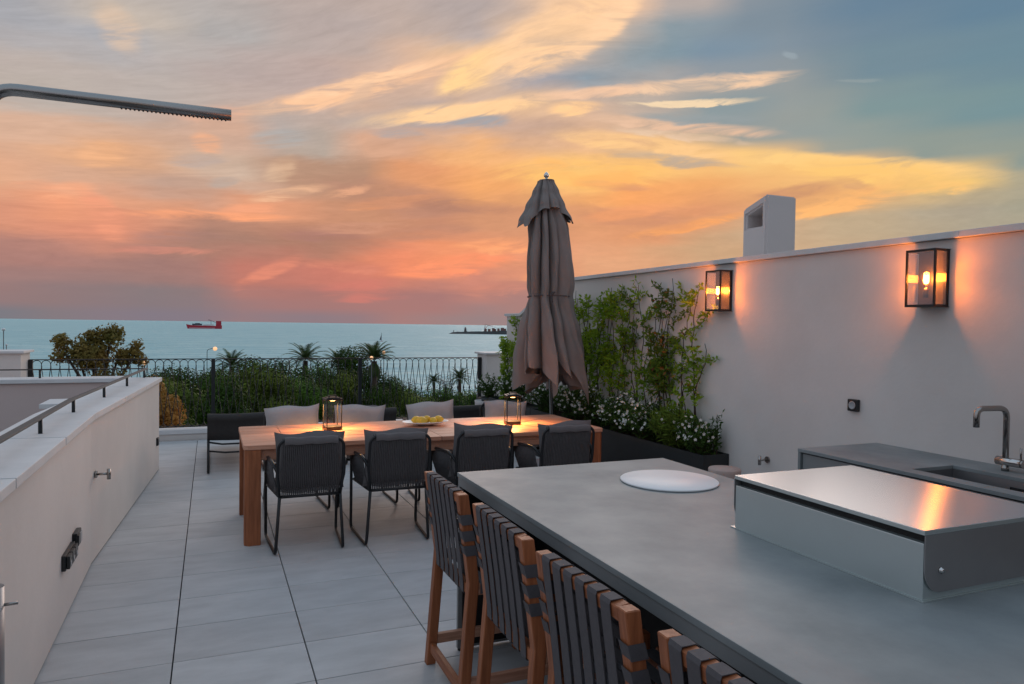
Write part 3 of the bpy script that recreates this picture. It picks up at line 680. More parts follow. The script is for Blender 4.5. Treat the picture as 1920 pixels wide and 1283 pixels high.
dup(l0, 'dark sling lounger at the right end in front of the white pot', (2.905, 8.50, 0))

# ------------------------------------------------------------------ lanterns standing on the table
def make_lantern(label, loc, rz):
    t = thing('table_lantern', label, 'lantern', loc, rz, 'lit lanterns on the dining table'); h = .062
    g = MB(); g.box(-h-.006, -h-.006, 0, h+.006, h+.006, .032); g.build('base', black_m, t, .002, 1)
    for sx in (-1, 1):
        for sy in (-1, 1):
            g = MB(); g.box(sx*h-.0036, sy*h-.0036, .0325, sx*h+.0036, sy*h+.0036, .2555); g.build('post', black_m, t)
    g = MB(); g.box(-h-.010, -h-.010, .256, h+.010, h+.010, .272); g.box(-h+.008, -h+.008, .2725, h-.008, h-.008, .279); g.build('roof', black_m, t, .0015, 1)
    g = MB(); g.bar((-.034, 0, .293), (.034, 0, .293), .026, .006); g.bar((-.031, 0, .279), (-.031, 0, .2905), .02, .006, (1, 0, 0)); g.bar((.031, 0, .279), (.031, 0, .2905), .02, .006, (1, 0, 0)); g.build('handle', black_m, t)
    for a in range(4):
        p = MB(); p.box(-h+.0056, -.0012, .033, h-.0056, .0012, .2552); o = p.build('pane', glass_m, t)
        o.location = (h*math.sin(a*math.pi/2), -h*math.cos(a*math.pi/2), 0); o.rotation_euler = (0, 0, a*math.pi/2)
    g = MB(); g.lathe([(.004, .2475), (.022, .2475), (.022, .2555), (.004, .2555)], 16); g.build('led_disc', led_m, t)
    ld = bpy.data.lights.new('lantern_glow', 'SPOT'); ld.energy = 50.0; ld.color = (1., .43, .11); ld.shadow_soft_size = .014; ld.spot_size = rad(155); ld.spot_blend = .5
    lo = bpy.data.objects.new('lantern_glow', ld); col.objects.link(lo); lo.parent = t; lo.location = (0, 0, .243)
    return t
ln = make_lantern('lit black glass lantern left of the fruit plate on the dining table', (.967, 6.255, .750), rad(7))
def dup_lamp(root, label, loc, rz): return dup(root, label, loc, rz)
dup_lamp(ln, 'lit black glass lantern near the right end of the dining table, turned cornerwise', (2.592, 6.115, .750), rad(-12))

# ------------------------------------------------------------------ fruit
PX, PY = 1.80, 6.27
g = MB(); g.lathe([(.055, .0), (.075, .004), (.12, .012), (.205, .030), (.216, .036), (.213, .039), (.20, .034), (.12, .018), (.07, .011), (.01, .010)], 40, (PX, PY, .7505), 1., .62)
tag(g.build('fruit_plate', plate_m), 'wide white oval plate holding yellow lemons on the dining table', 'plate')
def lemon(label, x, y, z, rz, tilt, s):
    g = MB(); pr = [(.002, -.047), (.006, -.043), (.012, -.039), (.024, -.030), (.032, -.015), (.0345, 0), (.032, .015), (.024, .029), (.013, .038), (.008, .043), (.003, .047)]
    g.lathe([(r*s, z_*s) for r, z_ in pr], 16); o = g.build('lemon', lemon_m); o.location = (x, y, z); o.rotation_euler = (rad(90)-tilt, 0, rz)
    tag(o, label, 'lemon', 'lemons on the white plate')
zz = .7505+.046
lemon('leftmost lemon on the white plate, lying behind the big one', PX-.075, PY+.035, zz, rad(75), .05, 1.05)
lemon('large lemon second from the left at the front of the plate', PX-.045, PY-.03, zz, rad(62), .04, 1.15)
lemon('lemon in the middle at the back of the plate', PX+.02, PY+.03, zz+.004, rad(100), -.05, 1.0)
lemon('small lemon seen end-on at the front of the plate', PX+.062, PY-.035, zz-.002, rad(20), .05, .95)
lemon('greenish lemon at the right end of the heap', PX+.125, PY+.01, zz, rad(80), .03, 1.08)

# ------------------------------------------------------------------ closed parasol
t = thing('closed_parasol', 'tall closed taupe canvas parasol tied round the middle behind the table', 'parasol', (3.446, 6.97, 0))
t.rotation_euler = (rad(.4), rad(-2.55), 0)
g = MB(); g.lathe([(.024, .05), (.024, 3.215)], 14); g.build('pole', tap_m, t)
g = MB(); g.box(-.33, -.33, .0, .33, .33, .05); g.lathe([(.05, .05), (.05, .20), (.03, .22)], 14); g.build('base', iron2_m, t, .006)
g = MB(); g.lathe([(.012, 3.215), (.030, 3.218), (.032, 3.235), (.014, 3.242), (.014, 3.252), (.026, 3.262), (.030, 3.278), (.022, 3.298), (.008, 3.312), (.002, 3.315)], 16); g.build('finial', chrome_m, t)
def interp(tab, z):
    for (a, va), (b, vb) in zip(tab, tab[1:]):
        if (a >= z >= b): 
            k = (a-z)/(a-b); k = k*k*(3-2*k); return va+(vb-va)*k
    return tab[-1][1] if z < tab[-1][0] else tab[0][1]
def draped(lobes, ri_t, ro_t, ztop, nz, lean_t, seed, ns=22):
    """cloth gathered into deep leaning folds round the pole; each fold: centre and width in degrees, reach, hem height at its two edges and the dip of its point"""
    rr = random.Random(seed); ph = [[rr.uniform(0, 6.28) for _ in range(5)] for _ in lobes]; g = MB(); rows = []
    for i in range(nz+1):
        row = []
        for (c, w, ro, za, zb, dip), p in zip(lobes, ph):
            for k in range(ns):
                t = k/ns; sn = math.sin(math.pi*t); zh = za+(zb-za)*t-dip*sn**2.2; z = ztop+(zh-ztop)*i/nz
                a = interp(ri_t, z); o = interp(ro_t, z)*ro*(1+.05*math.sin(3.1*z+p[0])); ln = interp(lean_t, z)
                q = sn**.62; r = a+(o-a)*q+.014*math.sin(3*math.pi*t+p[1]+1.5*z)*sn*(o/.25)+.005*math.sin(9*z+p[2]+6*t)+.005*math.sin(21*t+13*z+p[4])*sn+.012*math.sin(4.3*z+p[2])*math.sin(6.3*t+p[1])*sn
                th = rad(c+w*(t-.5)*(1+.28*sn))+ln*q*(1+.25*math.sin(2.3*z+p[3]))
                row.append((r*math.cos(th), r*math.sin(th), z))
        rows.append(row)
    return g.sheet(rows, True, True)
LB = [(-168, 34, 1.04, 1.34, 1.22, .03), (-134, 34, .98, 1.24, .90, .0), (-101, 32, .86, 1.42, 1.14, .14), (-72, 28, 1.04, 1.30, 1.02, .34), (-38, 40, 1.06, 1.22, .94, .10),
      (0, 36, .95, 1.1, 1.0, .1), (40, 44, 1.05, 1.1, .95, .1), (86, 48, .95, 1.05, 1.0, .12), (132, 44, 1.05, 1.1, 1.05, .1), (165, 24, .9, 1.15, 1.2, .04)]
LB[9] = (165, 26, .9, 1.15, 1.28, .04)
ri_ = [(3.2, .035), (2.7, .085), (2.2, .10), (1.985, .150), (1.8, .125), (1.4, .12), (.8, .13)]
ro_ = [(3.2, .060), (2.95, .155), (2.7, .215), (2.35, .240), (2.1, .238), (1.985, .220), (1.9, .245), (1.6, .315), (1.3, .370), (1.0, .405), (.75, .41)]
ln_ = [(3.2, .05), (2.6, .30), (2.1, .22), (1.985, .12), (1.7, .28), (1.2, .36), (.8, .34)]
draped(LB, ri_, ro_, 3.2, 64, ln_, 4).build('canopy', canopy_m, t)
LF = [(-172, 46, 1.10, 2.80, 2.84, .10), (-128, 42, .96, 2.86, 2.90, -.02), (-88, 38, .92, 2.92, 2.90, .0), (-46, 46, 1.02, 2.86, 2.80, .08), (2, 50, 1.0, 2.82, 2.85, .05), (52, 50, 1.0, 2.85, 2.85, .06), (100, 46, 1.0, 2.85, 2.82, .06), (144, 42, 1.04, 2.82, 2.80, .08)]
draped(LF, [(3.225, .070), (3.0, .13), (2.8, .175), (2.6, .19)], [(3.225, .080), (3.1, .135), (2.95, .205), (2.8, .275), (2.65, .315)], 3.225, 20, [(3.225, .0), (2.9, .12), (2.6, .15)], 9).build('vent_flap', canopy_m, t)
g = MB(); g.lathe([(.03, 3.218), (.079, 3.222), (.079, 3.228), (.03, 3.232)], 20); g.build('top_cap', canopy_m, t)
g = MB(); g.tube([((.234+.012*math.sin(4*a+1))*math.cos(a), (.234+.012*math.sin(4*a+1))*math.sin(a), 1.990+.008*math.sin(2*a)) for a in [2*math.pi*k/48 for k in range(48)]], .007, 6, closed=True)
g.tube(fillet([(-.08, -.235, 1.995), (-.05, -.262, 2.03), (-.10, -.262, 2.02), (-.085, -.25, 1.975), (-.09, -.262, 1.92)], .02), .006, 6); g.build('tie_cord', rope_m, t)
for k in range(8):   # rib ends showing between flap and canopy
    a = 2*math.pi*(k+.3)/8; g = MB(); g.tube([(.05*math.cos(a), .05*math.sin(a), 3.15), (.125*math.cos(a), .12*math.sin(a), 2.7), (.15*math.cos(a), .145*math.sin(a), 1.35)], .008, 6); g.build('rib', tap_m, t)

# ------------------------------------------------------------------ island with barbecue
IX0, IX1, IY0, IY1, IZ = 1.163, 2.415, .25, 3.456, .913
t = thing('kitchen_island', 'long grey ceramic topped outdoor kitchen island in the foreground', 'kitchen island')
g = MB(); g.box(IX0, IY0, IZ-.021, IX1, IY1, IZ); g.build('countertop', counter_m, t, .002)
g = MB(); g.box(IX0+.004, IY0+.004, IZ-.066, IX0+.024, IY1-.005, IZ-.0215); g.build('apron', cab_m, t, .001, 1)
g = MB(); g.box(IX0+.004, IY1-.026, .012, IX1-.004, IY1-.004, IZ-.0665); g.build('end_panel', cab_m, t, .001, 1)
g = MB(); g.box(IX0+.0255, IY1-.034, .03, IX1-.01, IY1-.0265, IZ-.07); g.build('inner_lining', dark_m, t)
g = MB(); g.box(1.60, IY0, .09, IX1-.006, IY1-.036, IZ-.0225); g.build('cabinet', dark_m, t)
g = MB(); g.lathe([(.012, 0), (.012, .0115)], 10, (IX0+.02, IY1-.015, 0)); g.build('foot', black_m, t)
g = MB(); g.lathe([(.01, .0), (.231, .0005), (.236, .003), (.237, .008), (.234, .0105), (.01, .0105)], 64, (2.072, 2.912, IZ+.0005))
tag(g.build('serving_board', plate_m), 'flat round white serving board lying on the island top', 'board')

t = thing('barbecue', 'low stainless steel barbecue with closed brushed lid on the island', 'barbecue', (1.826, 1.370, IZ+.0005))
GX, GY = .592, .772
g = MB(); g.box(-.004, -.006, 0, GX+.01, GY+.022, .0035); g.build('base_flange', steel2_m, t)
g = MB(); g.box(0, 0, .0037, GX, GY, .163); g.build('body_panel', steel2_m, t, .002)
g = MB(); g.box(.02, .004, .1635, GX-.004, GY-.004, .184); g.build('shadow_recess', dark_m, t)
lid = MB(); lid.box(-.003, -.004, .1865, GX+.002, GY+.004, .2005); lid_o = lid.build('lid', steel_m, t, .002)
lid_o.data.materials.append(steel2_m)
for p in lid_o.data.polygons: p.material_index = 0 if p.normal.z > .95 else 1
def cheek(y0, y1):
    p = [(-.002, .1863), (-.002, .105)]+[(.058+.06*math.cos(a), .105-.070+.070*math.sin(a)+.0) for a in []]
    arc = [(.062-.064*math.cos(a), .092-.070*math.sin(a)) for a in [math.pi/2*k/10 for k in range(11)]]
    p = [(-.002, .1863)]+arc+[(GX, .022), (GX, .1863)]
    g = MB(); g.prism(p, y0, y1, 'y'); return g
cheek(-.0065, -.0035).build('side_cheek', steel3_m, lid_o)
cheek(GY+.0035, GY+.0065).build('side_cheek', steel3_m, lid_o)
g = MB()
g.lathe([(.004, 0), (.009, 0), (.009, .004), (.006, .006), (.006, .010), (.002, .011)], 14); o = g.build('pivot_bolt', chrome_m, t); o.location = (.060, -.0066, .085); o.rotation_euler = (rad(90), 0, 0)

# ------------------------------------------------------------------ bar stools
def make_stool(label, loc):
    t = thing('bar_stool', label, 'bar stool', loc, 0, 'teak bar stools along the island'); hw = .2425; w = .043
    prof = [(-.022, 0), (.024, 0), (.066, .56), (.052, .68), (.012, .946), (-.034, .946), (.004, .68), (.020, .56)]
    for s in (-1, 1):
        g = MB(); yy = s*hw
        for (a, b) in (((0, 1, 2, 7)), ((7, 2, 3, 6)), ((6, 3, 4, 5))) if False else ():
            pass
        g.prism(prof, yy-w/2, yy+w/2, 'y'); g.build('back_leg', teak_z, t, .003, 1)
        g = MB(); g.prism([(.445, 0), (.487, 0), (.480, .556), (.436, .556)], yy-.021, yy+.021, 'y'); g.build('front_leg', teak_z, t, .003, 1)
        g = MB(); g.box(.058, yy-.015, .505, .440, yy+.015, .552); g.build('seat_rail', teak_x, t, .002, 1)
        g = MB(); g.box(.030, yy-.014, .096, .446, yy+.014, .142); g.build('stretcher', teak_x, t, .002, 1)
    g = MB(); g.bar((-.008, -hw+w/2+.001, .925), (-.008, hw-w/2-.001, .925), .040, .040, (-.15, 0, 1)); g.build('top_rail', teak_y, t, .003, 1)
    g = MB(); g.box(.024, -hw+w/2+.001, .500, .056, hw-w/2-.001, .544); g.build('rear_rail', teak_y, t, .003, 1)
    g = MB(); g.box(.446, -hw+.022, .500, .478, hw-.022, .545); g.build('front_rail', teak_y, t, .003, 1)
    g = MB(); g.box(-.006, -hw+w/2+.001, .062, .020, hw-w/2-.001, .108); g.build('rear_stretcher', teak_y, t, .003, 1)
    g = MB(); g.box(.452, -hw+.022, .235, .480, hw-.022, .280); g.build('foot_rest', teak_y, t, .003, 1)
    # webbing: each strap loops round the top rail and the rear seat rail
    def loop(pts, y0, y1, th=.0022):
        g = MB(); n = len(pts); q = [Vector((p[0], 0, p[1])) for p in pts]; v = []
        for i in range(n):
            d = (q[(i+1) % n]-q[i-1]).normalized(); nn_ = Vector((d.z, 0, -d.x))
            for off in (0, th): 
                for y in (y0, y1): v.append((q[i].x+nn_.x*off, y, q[i].z+nn_.z*off))
        f = []
        for i in range(n):
            a = i*4; b = ((i+1) % n)*4
            f += [(a, b, b+1, a+1), (a+2, a+3, b+3, b+2), (a, a+2, b+2, b), (a+1, b+1, b+3, a+3)]
        g.add(v, f); return g
    sw = .049; pitch = .0705
    for k in range(6):
        y = (2.5-k)*pitch+.012
        pts = [(-.0335, .938), (-.031, .948), (.006, .949), (.0145, .944), (.019, .905), (.040, .72), (.0585, .545), (.0585, .502), (.056, .497), (.025, .4965), (.0215, .50), (.0195, .545), (-.002, .72), (-.0285, .90)]
        loop(pts[::-1], y-sw/2, y+sw/2).build('strap', strap_m, t)
    # horizontal bands round both posts
    for z in (.838, .768, .704):
        xb = -.034+(.946-z)/(.946-.68)*.038; xf = .012+(.946-z)/(.946-.68)*.040
        q = [(xb-.0028, -hw-w/2-.0028), (xf+.0028, -hw-w/2-.0028), (xf+.0028, -hw+w/2), (xf-.004, -hw+w/2+.02), (xf-.004, hw-w/2-.02), (xf+.0028, hw-w/2), (xf+.0028, hw+w/2+.0028), (xb-.0028, hw+w/2+.0028), (xb-.0028, hw-w/2), (xb-.0003, hw-w/2+.004), (xf-.001, hw-w/2-.004), (xf-.008, hw-w/2-.02), (xf-.008, -hw+w/2+.02), (xf-.001, -hw+w/2+.004), (xb-.0003, -hw+w/2-.004), (xb-.0028, -hw+w/2)]
        g = MB(); dx = -.0065; v = [(x+dx*s_, y, z+s_*.0225) for s_ in (-1, 1) for x, y in [(a_-dx*0, b_) for a_, b_ in q]]
        n = len(q); g.add(v, [(i, (i+1) % n, (i+1) % n+n, i+n) for i in range(n)]); g.build('band', strap_m, t)
    for k in range(5):
        x = .10+k*.075; g = MB(); g.sheet([[(x-.027, y, z), (x+.027, y, z)] for y, z in ((-hw-.0165, .51), (-hw-.0165, .5545), (-hw+.01, .5555), (0, .545), (hw-.01, .5555), (hw+.0165, .5545), (hw+.0165, .51))], False); g.build('seat_strap', strap_m, t)
    return t
s0 = make_stool('teak strap back bar stool furthest away, at the far corner of the island', (1.0, 3.118, 0))
dup(s0, 'teak strap back bar stool second from the far corner of the island', (1.004, 2.445, 0), rad(-1.2))
dup(s0, 'teak strap back bar stool third from the far corner of the island', (.998, 1.800, 0), rad(1.0))
dup(s0, 'teak strap back bar stool at the bottom edge of the photo, only its top showing', (1.006, 1.150, 0), rad(-1.6))

# ------------------------------------------------------------------ sink unit against the wall
t = thing('sink_counter', 'grey ceramic topped sink unit built against the garden wall', 'kitchen counter')
SX0, SX1, SY0, SY1 = 3.435, 4.1255, .6, 3.460
hx0, hx1, hy0, hy1 = 3.535, 3.865, 2.10, 2.735
g = MB()
g.add([(SX0, SY0, IZ), (SX1, SY0, IZ), (SX1, SY1, IZ), (SX0, SY1, IZ), (hx0, hy0, IZ), (hx1, hy0, IZ), (hx1, hy1, IZ), (hx0, hy1, IZ)]+
      [(SX0, SY0, IZ-.021), (SX1, SY0, IZ-.021), (SX1, SY1, IZ-.021), (SX0, SY1, IZ-.021), (hx0, hy0, IZ-.021), (hx1, hy0, IZ-.021), (hx1, hy1, IZ-.021), (hx0, hy1, IZ-.021)],
      [(0, 1, 5, 4), (1, 2, 6, 5), (2, 3, 7, 6), (3, 0, 4, 7), (0, 8, 9, 1), (1, 9, 10, 2), (2, 10, 11, 3), (3, 11, 8, 0), (4, 5, 13, 12), (5, 6, 14, 13), (6, 7, 15, 14), (7, 4, 12, 15), (8, 12, 13, 9), (9, 13, 14, 10), (10, 14, 15, 11), (11, 15, 12, 8)])
g.build('countertop', counter_m, t, .0015, 1)
g = MB(); g.box(SX0+.002, SY1-.022, 0.0, SX1-.002, SY1-.001, IZ-.0215); g.build('end_panel', counter_m, t, .001, 1)
for k in range(5):
    y1 = SY1-.028-k*.56; g = MB(); g.box(SX0+.016, y1-.556, .10, SX0+.034, y1, IZ-.030); g.build('door', cab_m, t, .001, 1)
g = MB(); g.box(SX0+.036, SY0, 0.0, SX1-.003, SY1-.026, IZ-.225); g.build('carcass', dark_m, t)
g = MB(); a = .0; zb = IZ-.20
bi = [(hx0-.004, hy0-.004), (hx1+.004, hy0-.004), (hx1+.004, hy1+.004), (hx0-.004, hy1+.004)]; bt = [(hx0+.01, hy0+.01), (hx1-.01, hy0+.01), (hx1-.01, hy1-.01), (hx0+.01, hy1-.01)]
g.add([(*p, IZ-.0213) for p in bi]+[(*p, zb) for p in bt], [(0, 1, 5, 4), (1, 2, 6, 5), (2, 3, 7, 6), (3, 0, 4, 7), (4, 5, 6, 7)]); sk_o = g.build('basin', basin_m, t)
g = MB(); g.box(hx1-.004, 2.335, IZ-.085, hx1+.0, 2.42, IZ-.055); g.build('overflow', black_m, sk_o, .002); g = MB(); g.box(hx1-.0065, 2.345, IZ-.078, hx1-.0045, 2.41, IZ-.062); g.build('overflow_plate', chrome_m, sk_o)
FX, FY = 3.985, 2.525
t = thing('kitchen_tap', 'tall angular satin steel mixer tap behind the sink', 'tap', (FX, FY, IZ))
g = MB(); g.lathe([(.019, .0005), (.019, .024), (.016, .026), (.016, .055)], 16); g.build('base', tap_m, t)
g = MB(); g.tube([(0, .045, .052), (0, -.085, .052)], .024, 16); g.build('mixer_body', chrome_m, t)
g = MB(); g.tube([(0, -.085, .052), (0, -.098, .052)], .023, 16); g.tube([(0, -.08, .07), (-.003, -.082, .135)], .005, 8); g.build('lever', tap_m, t)
g = MB(); g.tube(fillet([(0, 0, .07), (0, 0, .342), (-.20, .03, .342), (-.20, .03, .242)], .055, 8), .0155, 14); g.build('spout', tap_m, t)

# ------------------------------------------------------------------ fittings
def wall_tap(label, loc, rz):
    t = thing('garden_tap', label, 'tap', loc, rz)     # sticks out along local +x
    g = MB(); g.tube([(0, 0, 0), (.010, 0, 0)], .026, 16); g.build('rosette', tap_m, t)
    g = MB(); g.tube([(.010, 0, 0), (.075, 0, 0)], .0085, 10); g.build('stem', tap_m, t)
    g = MB(); g.tube([(.082, 0, .034), (.082, 0, -.038)], .0125, 12); g.build('spout', tap_m, t)
    return t
wall_tap('small steel garden tap on the right wall beside the sink unit', (WX-.001, 4.47, .618), math.pi)
wall_tap('small steel garden tap on the left parapet', (-.730, 5.64, .600), rad(-4))
def socket(label, loc, rz, w, h, faces):
    t = thing('wall_socket', label, 'socket', loc, rz)   # face towards local +x
    g = MB(); g.box(0, -w/2, -h/2, .028, w/2, h/2); g.build('housing', socket_m, t, .006)
    for (y, z, s) in faces:
        g = MB(); g.lathe([(.004, 0), (s, 0), (s, .004), (s*.8, .005), (s*.7, .002), (.002, .002)], 20); o = g.build('outlet_face', lid_m, t); o.location = (.0282, y, z); o.rotation_euler = (0, rad(90), 0)
    return t
socket('square black socket with round pale face on the right wall', (WX-.001, 3.64, 1.146), math.pi, .084, .084, [(0, 0, .028)])
socket('small black socket at the far end of the left parapet', (-.546, 8.68, .345), rad(-4), .085, .085, [(0, 0, .025)])
t = thing('socket_bank', 'black bank of three flip lid sockets low on the left parapet', 'socket', (-.738, 4.60, .345))
g = MB(); g.box(0, -.145, -.04, .022, .145, .045); g.build('housing', socket_m, t, .005)
for k in range(3):
    g = MB(); g.box(.0225, -.135+k*.093, -.032, .040, -.055+k*.093, .038); g.build('flip_lid', socket_m, t, .004)
    g = MB(); g.box(.0402, -.115+k*.093, -.018, .0425, -.079+k*.093, .004); g.build('lid_window', lid_m, t)
t = thing('light_switch', 'black double switch just beyond the socket bank on the left parapet', 'switch', (-.738, 4.86, .375))
g = MB(); g.box(0, -.075, -.045, .026, .075, .045); g.build('housing', socket_m, t, .005)
for k in range(2):
    g = MB(); g.box(.0265, -.06+k*.064, -.03, .033, -.004+k*.064, .03); g.build('rocker', lid_m if k else socket_m, t, .002)

# outdoor shower
t = thing('outdoor_shower', 'tall chrome outdoor shower whose arm reaches across the upper left sky', 'shower', (-.713, 3.0, 0))
g = MB(); g.tube(fillet([(0, 0, .72), (0, 0, 2.466), (.783, 0, 2.466)], .09, 8), .0215, 18); g.build('pipe', tap_m, t)
g = MB(); g.tube([(0, 0, .02), (0, 0, .722)], .044, 18); g.tube([(0, 0, 0), (0, 0, .02)], .06, 24); g.build('column', steel3_m, t)
g = MB(); g.tube([(.0, 0, .655), (.030, 0, .655)], .014, 12); g.tube([(.03, 0, .655), (.085, 0, .657)], .0055, 10); g.build('lever', tap_m, t)
nz_ = MB().lathe([(.0026, -.0035), (.0036, 0), (.0036, .003)], 8).mesh('nozzle', socket_m)
for k in range(26): put('nozzle', nz_, t, (.408+k*.0142, 0, 2.4445))

# ------------------------------------------------------------------ wall lights
def make_wall_light(label, loc):
    """box lantern, back against the wall (local x = 0), projecting along -x"""
    t = thing('wall_light', label, 'wall light', loc, 0, 'lit box lights on the garden wall'); d, w, h = .130, .094, .172
    g = MB(); g.box(-.030, -w, -h, -.001, w, h); g.build('back_box', black_m, t, .002, 1)
    g = MB(); g.box(-.0325, -w+.012, -h+.012, -.0303, w-.012, h-.012); g.build('reflector', reflector_m, t)
    f = .0055
    g = MB()
    for sy in (-1, 1):
        g.box(-d-f, sy*w-f, -h, -d+f, sy*w+f, h); g.box(-d+f+.0004, sy*(w-.0005)-f+.001, h-.011, -.0305, sy*(w-.0005)+f-.001, h); g.box(-d+f+.0004, sy*(w-.0005)-f+.001, -h, -.0305, sy*(w-.0005)+f-.001, -h+.011)
    for z0, z1 in ((h-.011, h), (-h, -h+.011)): g.box(-d-f+.0005, -w+f+.0003, z0, -d+f-.0005, w-f-.0003, z1)
    g.build('frame', black_m, t)
    g = MB(); g.box(-d-f, -w-f, h+.0003, -.001, w+f, h+.004); g.build('roof', black_m, t)
    g = MB(); g.box(-d-f, -w-f, -h-.004, -.001, w+f, -h-.0003); g.build('floor_plate', black_m, t)
    g = MB(); g.box(-d-.001, -w+f, -h+.0112, -d+.001, w-f, h-.0112); g.build('front_pane', glass2_m, t)
    for sy in (-1, 1):
        g = MB(); g.box(-d+f, sy*w-.001, -h+.0112, -.031, sy*w+.001, h-.0112); g.build('side_pane', glass2_m, t)
        g = MB(); g.box(-d+f+.002, sy*w-.0028-.0006*sy, -.022, -.032, sy*w-.0014-.0006*sy, .026); g.build('reflection_band', reflband_m, t)  # translucent strip in place of the bulb's reflection in the pane
    bx = -.078
    g = MB(); g.lathe([(.014, -.118), (.016, -.112), (.016, -.07), (.013, -.066)], 16, (bx, 0, 0)); g.build('lamp_holder', black_m, t)
    b = MB(); b.lathe([(.011, -.064), (.012, -.05), (.020, -.03), (.029, .0), (.030, .014), (.024, .034), (.010, .045), (.002, .047)], 20, (bx, 0, 0)); b.build('bulb', bulbglass_m, t)
    g = MB()
    for k in range(6):
        a = 2*math.pi*k/6; g.tube([(bx+.008*math.cos(a), .008*math.sin(a), -.03), (bx+.011*math.cos(a), .011*math.sin(a), .022)], .0026, 5)
    g.build('filament', fil_m, t)
    ld = bpy.data.lights.new('bulb_glow', 'POINT'); ld.energy = 22.0; ld.color = (1., .25, .025); ld.shadow_soft_size = .026
    lo = bpy.data.objects.new('bulb_glow', ld); col.objects.link(lo); lo.parent = t; lo.location = (bx, 0, 0)
    return t
reflband_m = bpy.data.materials.new('reflection band'); reflband_m.use_nodes = True  # mostly clear film imitating the bright reflected band at bulb height
_t = reflband_m.node_tree; _b = _t.nodes['Principled BSDF']; _b.inputs['Base Color'].default_value = (.8, .72, .6, 1); _b.inputs['Roughness'].default_value = .5
_tl = _t.nodes.new('ShaderNodeBsdfTranslucent'); _tl.inputs[0].default_value = (.85, .75, .6, 1); _mx = _t.nodes.new('ShaderNodeMixShader'); _mx.inputs[0].default_value = .6
_t.links.new(_b.outputs[0], _mx.inputs[1]); _t.links.new(_tl.outputs[0], _mx.inputs[2])
_tp = _t.nodes.new('ShaderNodeBsdfTransparent'); _m2 = _t.nodes.new('ShaderNodeMixShader'); _m2.inputs[0].default_value = .80
_t.links.new(_mx.outputs[0], _m2.inputs[1]); _t.links.new(_tp.outputs[0], _m2.inputs[2]); _t.links.new(_m2.outputs[0], [n for n in _t.nodes if n.type == 'OUTPUT_MATERIAL'][0].inputs[0])
wl = make_wall_light('lit glass box wall light nearest the camera, above the sink unit', (WX, 3.070, 1.990))
dup(wl, 'lit glass box wall light beside the top of the climbing plants', (WX, 5.030, 1.990))

# ------------------------------------------------------------------ planters, climbers and bushes along the wall
PH = .585
def planter(label, y0, y1):
    t = thing('planter_box', label, 'planter', (3.985, (y0+y1)/2, 0), 0, 'dark planter boxes under the climbers'); L2 = (y1-y0)/2; w = .138
    g = MB(); k = .012
    for a in ((-w, -L2, -w+k, L2), (w-k, -L2, w, L2), (-w+k+.0005, -L2, w-k-.0005, -L2+k), (-w+k+.0005, L2-k, w-k-.0005, L2)): g.box(a[0], a[1], .0, a[2], a[3], PH)
    g.build('trough', plant_m, t, .002, 1)
    g = MB(); g.box(-w+k+.001, -L2+k+.001, PH-.06, w-k-.001, L2-k-.001, PH-.03); g.build('soil', soil_m, t)
planter('dark planter box nearest the camera, its end face beside the pink pedestal', 4.93, 6.70)
planter('dark planter box in the middle of the row, behind the parasol', 6.712, 8.48)
planter('dark planter box at the far end of the row near the boundary pier', 8.492, 10.0)

